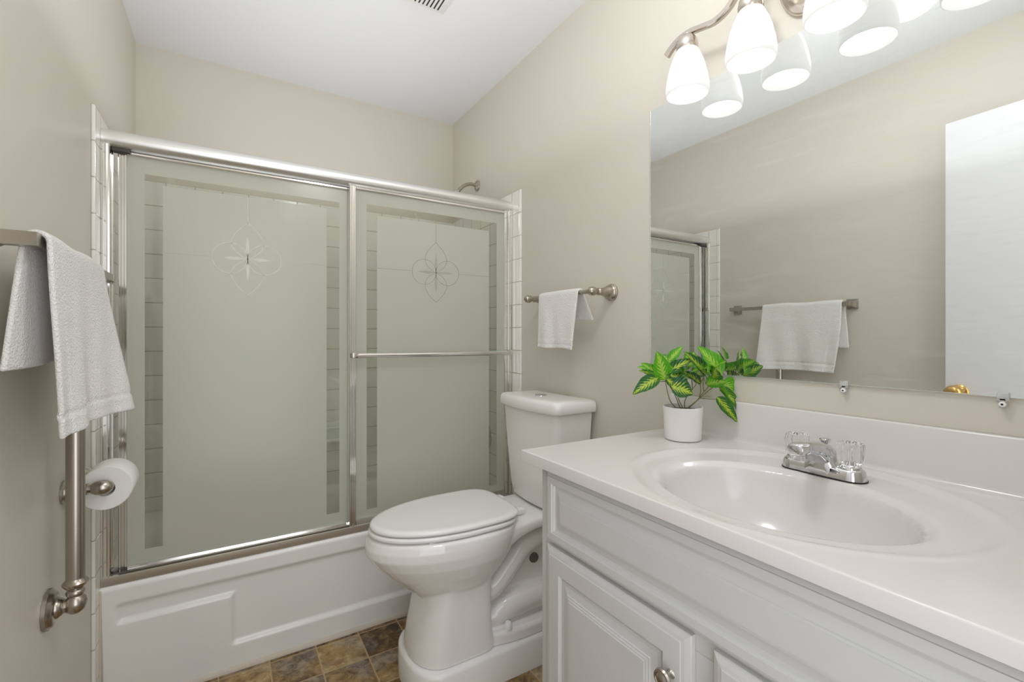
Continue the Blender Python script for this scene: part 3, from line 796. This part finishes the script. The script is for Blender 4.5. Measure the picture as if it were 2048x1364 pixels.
# spout: lofted sections from the base forward
def sp_ring(x, z, w, h, n=20):
    r = []
    for k in range(n):
        a = 2 * pi * k / n; c, s_ = cos(a), sin(a)
        r.append((x, FCY + w * math.copysign(abs(c) ** 0.6, c), z + h * math.copysign(abs(s_) ** 0.6, s_)))
    return r
bm = bmesh.new()
loft(bm, [sp_ring(FCX + 0.024, FZ + 0.020, 0.026, 0.014), sp_ring(FCX + 0.012, FZ + 0.030, 0.026, 0.024), sp_ring(FCX - 0.006, FZ + 0.038, 0.0245, 0.028), sp_ring(FCX - 0.024, FZ + 0.048, 0.0215, 0.022), sp_ring(FCX - 0.048, FZ + 0.058, 0.0185, 0.015), sp_ring(FCX - 0.076, FZ + 0.0625, 0.0175, 0.0125), sp_ring(FCX - 0.100, FZ + 0.0625, 0.0170, 0.0125), sp_ring(FCX - 0.108, FZ + 0.0620, 0.0150, 0.0110), sp_ring(FCX - 0.110, FZ + 0.0615, 0.012, 0.009)])
loft(bm, [stad_y(FZ + 0.004, 0.0262, 0.046), stad_y(FZ + 0.018, 0.0258, 0.040), stad_y(FZ + 0.030, 0.0235, 0.0315), stad_y(FZ + 0.042, 0.0200, 0.0255), stad_y(FZ + 0.052, 0.0150, 0.0190)])
lathe(bm, [(0.0130, 0.0), (0.0130, 0.020), (0.0100, 0.0205)], (FCX - 0.094, FCY, FZ + 0.062), (0, 0, -1), 24)
obj('spout', bm, M_chrome, fau, smooth=40)
bm = LA([(0.0045, 0.0), (0.0045, 0.022), (0.0055, 0.026), (0.0095, 0.031), (0.0105, 0.034), (0.0095, 0.036), (0.001, 0.0368)], (FCX + 0.010, FCY, FZ + 0.036), (0, 0, 1), 20)
obj('lift_rod', bm, M_chrome, fau)
for s in (-1, 1):
    ky = FCY + s * 0.0505
    obj('handle_collar', LA([(0.0200, 0.0), (0.0190, 0.004), (0.0150, 0.0075), (0.008, 0.0085), (0.006, 0.016)], (FCX, ky, FZ + 0.0228), (0, 0, 1), 24), M_chrome, fau)
    bm = bmesh.new(); seg = 48; zk = FZ + 0.0315; rings = []
    for r, h, fl in ((0.0172, 0.0, 0.1), (0.0205, 0.0015, 0.9), (0.0222, 0.010, 1), (0.0230, 0.028, 1), (0.0226, 0.0385, 1), (0.0200, 0.0420, 0.8), (0.0145, 0.0395, 0.3), (0.004, 0.0385, 0.0)):
        rings.append([(FCX + (r + fl * 0.0012 * (1 if (k % 4) < 2 else -1)) * cos(2 * pi * k / seg), ky + (r + fl * 0.0012 * (1 if (k % 4) < 2 else -1)) * sin(2 * pi * k / seg), zk + h) for k in range(seg)])
    loft(bm, rings)
    k = obj('knob', bm, M_acryl, fau, smooth=30); k['label'] = 'clear acrylic knob'

# ================================================================ potted plant
PX, PY = 1.398, -1.782
PZ = CZ + 0.0012
pot = thing('potted_plant', 'small variegated green foliage plant in a white pot, corner of the vanity top', 'potted plant', (PX, PY, PZ))
bm = LA([(0.0445, 0.0), (0.047, 0.0015), (0.0515, 0.086), (0.0512, 0.0885), (0.0490, 0.0885), (0.0485, 0.082), (0.0480, 0.070)], (PX, PY, PZ), (0, 0, 1), 56)
obj('pot', bm, M_pot, pot)
bm = bmesh.new()
def soil(u, v):
    r = 0.0478 * u; a = 2 * pi * v
    p = Vector((PX + r * cos(a), PY + r * sin(a), PZ + 0.078)); p.z += 0.003 * noise.noise(p * 90); return p
grid_surface(bm, soil, 10, 40); bmesh.ops.remove_doubles(bm, verts=bm.verts, dist=1e-5)
obj('soil', bm, M_soil, pot)
# view-plane axes at the pot, used only to state leaf positions in metres
RT = Vector((cos(0.5519), -sin(0.5519), 0)); FW = Vector((sin(0.5519), cos(0.5519), 0)); UP = Vector((0, 0, 1))
def lp(a, b_, d): # a px right, b px up, relative to pot centre at rim (zoomed crop), d depth metres away
    k = 1 / 6.496 / 739
    return Vector((PX, PY, PZ + 0.088)) + RT * (a - 735) * k + UP * (845 - b_) * k + FW * d
# base(u,v,depth) tip(u,v,depth) width tone curl facing
LEAVES = [
 ((400,470,-.01),(55,672,-.02),150,.15,.25), ((490,500,.00),(372,125,-.015),175,.9,.10), ((450,440,.03),(235,290,.035),100,.85,.1),
 ((440,420,.035),(205,345,.05),75,.9,.1), ((430,460,.02),(200,385,.03),60,.2,.2), ((500,440,.03),(520,225,.05),150,.85,.1),
 ((500,430,-.005),(850,220,-.01),135,.1,.2), ((600,270,.03),(805,68,.04),100,.8,.15), ((500,560,-.05),(755,650,-.06),250,.05,.15),
 ((540,440,-.02),(765,470,-.025),150,.25,.2), ((1020,440,-.005),(735,125,-.01),140,.1,.2), ((1190,430,-.02),(895,55,-.015),190,.95,.12),
 ((1000,560,.02),(760,390,.015),110,.05,.2), ((1040,560,.0),(1290,520,-.01),150,.8,.15), ((1190,590,-.01),(1462,892,-.02),110,.35,.35),
 ((1230,520,-.005),(1420,700,.0),190,.9,.2), ((1130,715,-.02),(1370,1025,-.035),125,.2,.15), ((1060,400,.03),(975,180,.04),110,.3,.1),
 ((860,250,.04),(895,128,.05),60,.9,.1), ((1100,420,.05),(1260,300,.08),150,.75,.1), ((900,350,.06),(1050,150,.085),150,.7,.15),
 ((700,330,.06),(560,180,.085),140,.6,.15), ((1000,480,.06),(1160,420,.095),140,.4,.2), ((600,430,.06),(430,380,.09),130,.35,.2),
 ((820,420,.055),(900,240,.10),150,.6,.1), ((560,480,.01),(690,350,.02),110,.1,.15),
 ((900,430,.03),(960,330,-.05),170,.8,.1), ((1080,470,-.02),(1010,330,-.07),160,.2,.1), ((1100,380,-.01),(1190,250,-.05),170,.7,.1), ((700,470,-.01),(620,330,-.04),150,.3,.1), ((980,420,-.03),(840,300,-.06),150,.5,.1),
 ((480,480,-.03),(600,640,-.055),150,.1,.2), ((1010,520,.04),(880,470,.07),110,.3,.2)]
bm = bmesh.new(); uvl = bm.loops.layers.uv.new('UVMap'); tl = bm.loops.layers.float_color.new('tone')
def leaf(b0, tip, width, tone, curl, idx):
    rnd = random.Random(idx * 13 + 5)
    base_, tp = lp(*b0), lp(*tip); ax = tp - base_; ln = ax.length; ax.normalize()
    wd = width * 1.42 / 6.496 / 739
    nv = -FW * 0.8 + UP * 0.75 + RT * rnd.uniform(-.4, .4); nv = (nv - ax * nv.dot(ax)).normalized(); sd = ax.cross(nv)
    nu, nl = 8, 14; G = []
    for j in range(nl + 1):
        t = j / nl
        w = wd * 0.5 * (sin(pi * min(1, t ** 0.66)) ** 0.72) * (1.0 if t < .5 else 1.0 - 0.2 * (t - .5) * 2) + 0.0002
        if t < 0.02: w = wd * 0.05
        row = []
        for i in range(nu + 1):
            s = i / nu * 2 - 1
            c = base_ + ax * ln * t + nv * (-curl * ln * 0.9 * (t - 0.35) ** 2 + 0.04 * ln)
            c = c + sd * w * s * 0.96 + nv * (abs(s) ** 1.4 * w * 0.32 + 0.0010 * sin(t * 22 + abs(s) * 3) * abs(s))
            c.x = min(c.x, 1.500 if c.z < 1.02 else 1.512)
            row.append(bm.verts.new(c))
        G.append(row)
    for j in range(nl):
        for i in range(nu):
            f = bm.faces.new((G[j][i], G[j][i + 1], G[j + 1][i + 1], G[j + 1][i]))
            for lo_, (ii, jj) in zip(f.loops, ((i, j), (i + 1, j), (i + 1, j + 1), (i, j + 1))):
                lo_[uvl].uv = (ii / nu, jj / nl); lo_[tl] = (tone, tone, tone, 1)
for i, (b0, tip, wd, tone, curl) in enumerate(LEAVES): leaf(b0, tip, wd, tone, curl, i)
fo = obj('foliage', bm, M_leaf, pot, smooth=180, recalc=False)
fo['label'] = 'dark green leaves feathered with yellow and lighter green ones'
bm = bmesh.new()
def stem(pts, r=0.0011): tube(bm, [lp(*p) for p in pts], [r * 1.2, r, r * 0.8], 7, 6)
J1 = (500, 470, 0); J2 = (1010, 480, 0)
for pts in (((660, 880, 0), (580, 800, -.005), (530, 700, -.01), (500, 480, 0)), ((710, 880, .005), (650, 740, 0), (600, 640, 0), (500, 470, .01)),
            ((740, 880, 0), (690, 760, .005), (640, 620, .0), (560, 440, .0)), ((760, 880, 0), (765, 770, 0), (840, 640, 0), (905, 560, 0), (915, 400, 0)),
            ((800, 880, 0), (900, 790, 0), (1000, 670, 0), (1080, 570, .005), (1060, 420, .02)), ((790, 885, .005), (920, 770, 0), (1060, 650, 0), (1150, 570, -.005), (1200, 480, -.01)),
            ((940, 760, 0), (970, 640, 0), (965, 560, 0), (1020, 440, 0)), ((960, 740, 0), (1060, 745, -.01), (1120, 745, -.015), (1150, 740, -.02)),
            ((1010, 650, 0), (1000, 540, 0), (1010, 480, 0), (1040, 560, 0)), ((500, 520, 0), (440, 520, -.005), (385, 480, -.01)), ((500, 500, 0), (430, 440, .01), (400, 420, .03)),
            ((520, 470, 0), (560, 560, -.02), (540, 580, -.05)), ((880, 640, .01), (900, 480, .03), (860, 350, .05), (820, 420, .055)), ((1100, 600, -.005), (1170, 590, -.01), (1200, 600, -.01)),
            ((560, 470, 0), (640, 440, .03), (700, 330, .06)), ((1010, 560, .02), (1050, 470, .04), (1110, 420, .05)), ((600, 640, .0), (620, 400, .02), (600, 280, .03))):
    stem(pts)
obj('stems', bm, M_stem, pot)

# ================================================================ wall mirror
MY0, MY1, MZ0, MZ1 = -1.562, -2.66, 1.0802, 1.9197
mir = thing('wall_mirror', 'large frameless wall mirror above the vanity top, faintly smeared', 'mirror', (1.52, (MY0 + MY1) / 2, MZ0))
g = obj('mirror_glass', B(1.5185, 1.5235, MY1, MY0, MZ0, MZ1), M_mirror, mir, smooth=0)
bm = bmesh.new(); box(bm, 1.5180, 1.5236, MY0 - 0.0004, MY0 + 0.0022, MZ0, MZ1); box(bm, 1.5180, 1.5236, MY1, MY0, MZ0 - 0.0018, MZ0)
obj('polished_edge', bm, M_medge, mir, smooth=0)
for cy in (-2.118, -2.366):
    bm = B(1.5130, 1.5178, cy - 0.008, cy + 0.008, 1.072, 1.087, 0.0015); box(bm, 1.5130, 1.5236, cy - 0.005, cy + 0.005, 1.060, 1.0775, 0.0015)
    c = obj('mirror_clip', bm, M_clip, mir); c['label'] = 'clear plastic clip'
    bm = LA([(0.0048, 0.0), (0.0048, 0.002), (0.003, 0.0028), (0.001, 0.0028)], (1.5128, cy, 1.0665), (-1, 0, 0), 16)
    s_ = obj('screw', bm, M_white, c); s_.matrix_parent_inverse = Matrix.Identity(4)
    # dark screw slot
    bm = LA([(0.0018, 0.0), (0.0018, 0.0006)], (1.5099, cy, 1.0665), (-1, 0, 0), 10)
    q = obj('screw_slot', bm, M_black, c); q.matrix_parent_inverse = Matrix.Identity(4)

# ================================================================ vanity light
LX = 1.440; LYS = [-1.764, -1.948, -2.132, -2.316]; LYC = -2.04
vl = thing('vanity_light', 'four-lamp vanity light with wavy nickel arm and frosted glass shades', 'wall lamp', (1.50, LYC, 2.05))
bm = bmesh.new()
def oval_ring(x, ry, rz, n=40): return [(x, LYC + ry * cos(2 * pi * k / n), 2.062 + rz * sin(2 * pi * k / n)) for k in range(n)]
loft(bm, [oval_ring(1.5236, 0.066, 0.108), oval_ring(1.514, 0.066, 0.108), oval_ring(1.506, 0.060, 0.102), oval_ring(1.500, 0.045, 0.085), oval_ring(1.498, 0.02, 0.04)])
obj('wall_plate', bm, M_lightnickel, vl)
half = [(-1.688, 2.010), (-1.706, 2.023), (-1.732, 2.034), (-1.766, 2.037), (-1.806, 2.029), (-1.845, 2.022), (-1.882, 2.032), (-1.914, 2.060), (-1.948, 2.082), (-1.99, 2.084), (-2.04, 2.078)]
pts = half + [(2 * LYC - y, z) for y, z in half[:-1]][::-1]
path = catmull([(LX + 0.006, y, z) for y, z in pts], 6)
bm = bmesh.new(); rings = []
for i, p in enumerate(path):
    t = (path[min(i + 1, len(path) - 1)] - path[max(i - 1, 0)]).normalized(); nv = Vector((1, 0, 0)).cross(t).normalized()
    rings.append([p + Vector((1, 0, 0)) * a + nv * b_ for a, b_ in ((-.0085, -.0055), (-.0065, -.0070), (.0065, -.0070), (.0085, -.0055), (.0085, .0055), (.0065, .0070), (-.0065, .0070), (-.0085, .0055))])
loft(bm, rings); obj('wavy_arm', bm, M_lightnickel, vl, smooth=50)
bm = bmesh.new(); tube(bm, [(1.500, LYC, 2.075), (LX + 0.006, LYC, 2.078)], 0.009, 14, 1, False); obj('bracket', bm, M_lightnickel, vl)
for i, y in enumerate(LYS):
    az = 2.0345 if i in (0, 3) else 2.080
    bm = LA([(0.0045, az - 2.0285), (0.0045, 0.0), (0.008, -0.001), (0.019, -0.005), (0.0265, -0.016), (0.0292, -0.030), (0.0285, -0.044), (0.0268, -0.046)], (LX, y, 2.0285), (0, 0, 1), 36)
    obj('socket_cup', bm, M_lightnickel, vl)
    bm = bmesh.new(); zt = 1.990
    prof = [(0.0255, 0), (0.031, -0.010), (0.040, -0.030), (0.0475, -0.052), (0.0535, -0.078), (0.0570, -0.100), (0.0575, -0.114), (0.0555, -0.128)]
    prof += [(0.0535, -0.1285), (0.0550, -0.113), (0.0545, -0.100), (0.0510, -0.078), (0.0450, -0.052), (0.0375, -0.030), (0.0285, -0.011), (0.0230, -0.001)]
    lathe(bm, prof, (LX, y, zt), (0, 0, 1), 44, cap=False)
    obj('lamp_shade', bm, M_opal, vl, smooth=80)
    bm = LA([(0.012, 0.058), (0.014, 0.045), (0.022, 0.035), (0.0285, 0.018), (0.030, 0.0), (0.0275, -0.014), (0.020, -0.024), (0.010, -0.029), (0.001, -0.030)], (LX, y, 1.905), (0, 0, 1), 28)
    obj('bulb', bm, M_bulb, vl, smooth=80)

# ================================================================ ceiling vent
ven = thing('ceiling_vent', 'white louvred exhaust vent in the ceiling', 'vent', (0.955, -1.0, H))
VX0, VX1, VYA, VYB = 0.830, 1.085, -1.135, -0.880
bm = bmesh.new()
loft(bm, [[(VX0, VYA, H - 0.0003), (VX1, VYA, H - 0.0003), (VX1, VYB, H - 0.0003), (VX0, VYB, H - 0.0003)], [(VX0 + .002, VYA + .002, H - 0.005), (VX1 - .002, VYA + .002, H - 0.005), (VX1 - .002, VYB - .002, H - 0.005), (VX0 + .002, VYB - .002, H - 0.005)],
          [(VX0 + .018, VYA + .018, H - 0.012), (VX1 - .018, VYA + .018, H - 0.012), (VX1 - .018, VYB - .018, H - 0.012), (VX0 + .018, VYB - .018, H - 0.012)]])
obj('cover', bm, M_white, ven)
bm = bmesh.new()
for k in range(13):
    x = VX0 + 0.034 + k * 0.0155
    box(bm, x - 0.0026, x + 0.0026, VYA + 0.03, VYB - 0.024, H - 0.0128, H - 0.0121)
obj('louvre_slots', bm, M_slot, ven, smooth=0)

# ================================================================ towel bar on right wall with hand towel
tbx, tz = 1.430, 1.345
rb = thing('towel_bar', 'turned nickel towel bar on the right wall above the toilet tank', 'towel rail', (W, -1.18, tz))
for y in (-0.975, -1.379):
    bm = LA([(0.031, 0.0), (0.031, 0.004), (0.027, 0.007), (0.0275, 0.010), (0.0245, 0.014), (0.0250, 0.018), (0.0205, 0.026), (0.0150, 0.040), (0.0115, 0.056), (0.0135, 0.060), (0.0135, 0.064), (0.0095, 0.068), (0.0095, 0.074), (0.0145, 0.082), (0.0160, 0.092), (0.0145, 0.102), (0.0085, 0.109), (0.001, 0.111)], (W - 0.0003, y, tz), (-1, 0, 0), 32)
    obj('post', bm, M_nickel, rb)
bm = bmesh.new(); tube(bm, [(tbx, -0.988, tz), (tbx, -1.375, tz)], 0.0075, 18, 1, False)
lathe(bm, [(0.0075, 0.0), (0.011, 0.003), (0.011, 0.007), (0.0085, 0.010)], (tbx, -1.372, tz), (0, 1, 0), 20)
lathe(bm, [(0.0075, 0.0), (0.011, 0.003), (0.011, 0.007), (0.0085, 0.010)], (tbx, -0.991, tz), (0, -1, 0), 20)
obj('rail', bm, M_nickel, rb)

def drape(name, ya, yb, bx, bz, front, zf, zb, xsign, fn, label, group=None, r=0.0105, thick=0.006, band=None, nv=70, nu=56, mt=None):
    """towel hung over a bar that runs along y. xsign: direction of the front flap in x."""
    bm = bmesh.new()
    Lf, Lb = bz - zf, bz - zb; arc = pi * r; tot = Lb + arc + Lf
    def P(u, v):
        s = v * tot; y = ya + (yb - ya) * u
        if s < Lb: x, z, tt, side = bx - xsign * r, zb + s, (Lb - s) / Lb, -1
        elif s < Lb + arc:
            a = (s - Lb) / r; x, z, tt, side = bx - xsign * r * cos(a), bz + r * sin(a), 0.0, 0
        else: x, z, tt, side = bx + xsign * r, bz - (s - Lb - arc), (s - Lb - arc) / Lf, 1
        return fn(Vector((x, y, z)), u, tt, side)
    grid_surface(bm, P, nu, nv)
    o = obj(name, bm, mt or M_terry, smooth=180)
    so = o.modifiers.new('pile', 'SOLIDIFY'); so.thickness = thick; so.offset = 0
    sb = o.modifiers.new('soft', 'SUBSURF'); sb.levels = 1; sb.render_levels = 1
    return tag(o, label, 'towel', group)

def fn_right(p, u, t, side):
    if side == 1:   # front flap, u: 0 near -> 1 far
        p.y += 0.024 * t * (1 - u) + 0.004 * t * u
        p.x -= 0.004 * t + 0.0045 * sin(u * 9 + 0.6) * t + 0.003 * sin(u * 17 + t * 2) * t
        p.z += 0.010 * (u) * t + 0.003 * sin(u * 6) * t
        # woven band near the hem
        for b0 in (0.80, 0.93):
            p.x += 0.0022 * exp(-((t - b0) / 0.008) ** 2)
    elif side == -1:
        p.y -= 0.006 * t * (1 - u) ** 1.5
        p.x += 0.034 * t * (1 - u) + 0.008 * t
        p.z += 0.012 * t * u
    p.z -= 0.006 * (1 - abs(side)) * (u - .5) ** 2
    return p
drape('hand_towel', -1.318, -1.078, tbx, tz, 1, 1.136, 1.246, -1, fn_right, 'small white hand towel folded over the turned nickel bar on the right wall', r=0.0135, thick=0.0085)

# ================================================================ left wall: square towel bar and towel
lbx, lz = 0.066, 1.350
lb = thing('towel_bar', 'square polished nickel towel bar on the left wall under the bath towel', 'towel rail', (0, -1.21, lz))
for y in (-1.522, -0.906):
    bm = B(0.0003, 0.010, y - 0.025, y + 0.025, lz - 0.026, lz + 0.026, 0.002)
    loft(bm, [[(0.010, y - .020, lz - .020), (0.010, y + .020, lz - .020), (0.010, y + .020, lz + .020), (0.010, y - .020, lz + .020)], [(0.030, y - .0105, lz - .0118), (0.030, y + .0105, lz - .0118), (0.030, y + .0105, lz + .0118), (0.030, y - .0105, lz + .0118)], [(0.074, y - .0105, lz - .0115), (0.074, y + .0105, lz - .0115), (0.074, y + .0105, lz + .0115), (0.074, y - .0105, lz + .0115)]])
    obj('post', bm, M_nickel, lb, smooth=20)
obj('rail', B(lbx - 0.0075, lbx + 0.0075, -1.514, -0.914, lz - 0.0095, lz + 0.0095, 0.0008), M_nickel, lb, smooth=20)
def fn_left(p, u, t, side):
    if side == 1:
        p.x += 0.010 * t * (1 - u) + 0.052 * u ** 1.5 * t ** 1.2 + 0.007 * sin(u * 8.0 + 0.4) * t + 0.004 * sin(u * 19 + t * 3) * t
        p.y += 0.034 * t ** 2 * (1 - u) + 0.008 * t * u
        if u < .12: p.x -= 0.004 * t
        p.x -= 0.0040 * exp(-((t - 0.88) / 0.007) ** 2) + 0.0040 * exp(-((t - 0.95) / 0.007) ** 2)
        p.z += 0.006 * sin(u * 3) * t
    elif side == -1:
        p.x -= 0.012 * t * (1 - u) - 0.010 * sin(u * 7) * t
        p.x -= 0.010 * t * (1 - u)
        p.y -= 0.010 * t ** 0.8 * (1 - u) ** 1.3
        p.x = max(p.x, 0.012)
        p.z += 0.010 * u * t
        k = exp(-((p.y + 1.182) / 0.06) ** 2) * (1 - sstep(1.215, 1.31, p.z))
        p.x += (0.0765 - p.x) * k
    else:
        p.z += 0.002 * sin(u * 11)
    return p
drape('bath_towel', -1.507, -1.105, lbx, lz, 1, 1.000, 1.128, 1, fn_left, 'large white terry towel hanging from the square bar on the left wall', r=0.0165, thick=0.0085, nv=90, nu=60)

# ================================================================ grab bar
GY = -1.182; gx = 0.044
gb = thing('grab_bar', 'vertical brushed nickel grab bar with turned ends on the left wall', 'grab bar', (0, GY, 0.58))
def octo(xa, r, ph=pi / 8): return [(xa, GY + r * cos(ph + 2 * pi * k / 10), 0) for k in range(10)]
def grab_end(zc, sg):
    bm = bmesh.new()
    lathe(bm, [(0.044, 0.0004), (0.044, 0.008), (0.040, 0.010), (0.038, 0.014), (0.030, 0.018)], (0, GY, zc), (1, 0, 0), 10)
    lathe(bm, [(0.022, 0.012), (0.0235, 0.016), (0.0225, 0.022), (0.0165, 0.029), (0.0150, 0.030), (0.0150, 0.034), (0.014, 0.038)], (0, GY, zc), (1, 0, 0), 32)
    # elbow ball and turned collars towards the tube
    lathe(bm, [(0.001, -0.0215), (0.010, -0.0195), (0.0178, -0.012), (0.0212, 0.0), (0.0192, 0.011), (0.0125, 0.0190), (0.0162, 0.023), (0.0172, 0.028), (0.0150, 0.033), (0.0120, 0.035), (0.0175, 0.039), (0.0232, 0.047), (0.0236, 0.050), (0.0190, 0.055), (0.0168, 0.060)], (gx + 0.005, GY, zc), (0, 0, sg), 36)
    return bm
obj('wall_mount', grab_end(0.575, 1), M_nickel, gb, smooth=40)
obj('wall_mount', grab_end(1.172, -1), M_nickel, gb, smooth=40)
bm = bmesh.new(); lathe(bm, [(0.0170, 0.0), (0.0170, 0.492)], (gx + 0.005, GY, 0.6275), (0, 0, 1), 40)
obj('tube', bm, M_nickel, gb)

# ================================================================ toilet paper holder
ph = thing('toilet_paper_holder', 'brushed nickel toilet paper holder behind the grab bar', 'toilet paper holder', (0, -0.98, 0.803))
hx, hz = 0.076, 0.803
for y, sg in ((-1.060, 1), (-0.905, -1)):
    bm = LA([(0.0285, 0.0004), (0.0285, 0.004), (0.0250, 0.007), (0.0245, 0.012), (0.020, 0.018), (0.012, 0.030), (0.0095, 0.038), (0.0140, 0.041), (0.0140, 0.047), (0.0095, 0.050), (0.0165, 0.060), (0.0190, 0.072), (0.0170, 0.085), (0.010, 0.094), (0.001, 0.097)], (0, y, hz), (1, 0, 0), 30)
    obj('post', bm, M_nickel, ph)
bm = bmesh.new(); tube(bm, [(hx, -1.052, hz), (hx, -0.913, hz)], 0.0085, 16, 1, False)
obj('roller', bm, M_nickel, ph)
bm = bmesh.new()
lathe(bm, [(0.0200, 0.0), (0.0545, 0.0), (0.0560, 0.002), (0.0560, 0.100), (0.0545, 0.102), (0.0200, 0.102), (0.0195, 0.09), (0.0195, 0.01), (0.0200, 0.0)], (hx, -1.035, hz - 0.0105), (0, 1, 0), 64, cap=False)
r_ = obj('toilet_paper_roll', bm, M_paper, smooth=40)
tag(r_, 'white toilet paper roll hanging on the nickel holder', 'toilet paper')

# ================================================================ open door leaf behind the camera, against the left wall
A = Vector((0.064, -1.893, 0)); Bv = Vector((0.126, -2.610, 0))
dv = (Bv - A).normalized(); nv = Vector((-dv.y, dv.x, 0))
if nv.x < 0: nv = -nv
bm = bmesh.new()
q = [A, Bv, Bv - nv * 0.035, A - nv * 0.035]
loft(bm, [[p + Vector((0, 0, 0.008)) for p in q], [p + Vector((0, 0, 2.098)) for p in q]])
dr = struct('door_1', bm, M_door, smooth=0)
kc = A + dv * 0.045 + Vector((0, 0, 0.952))
bm = LA([(0.032, 0.0003), (0.032, 0.004), (0.027, 0.009), (0.013, 0.012), (0.0115, 0.026), (0.018, 0.032), (0.0275, 0.042), (0.0310, 0.055), (0.0285, 0.066), (0.020, 0.074), (0.010, 0.0755), (0.001, 0.076)], kc, nv, 36)
k = obj('door_handle', bm, M_brass, dr); k.matrix_parent_inverse = Matrix.Identity(4)
k['label'] = 'round polished brass knob'
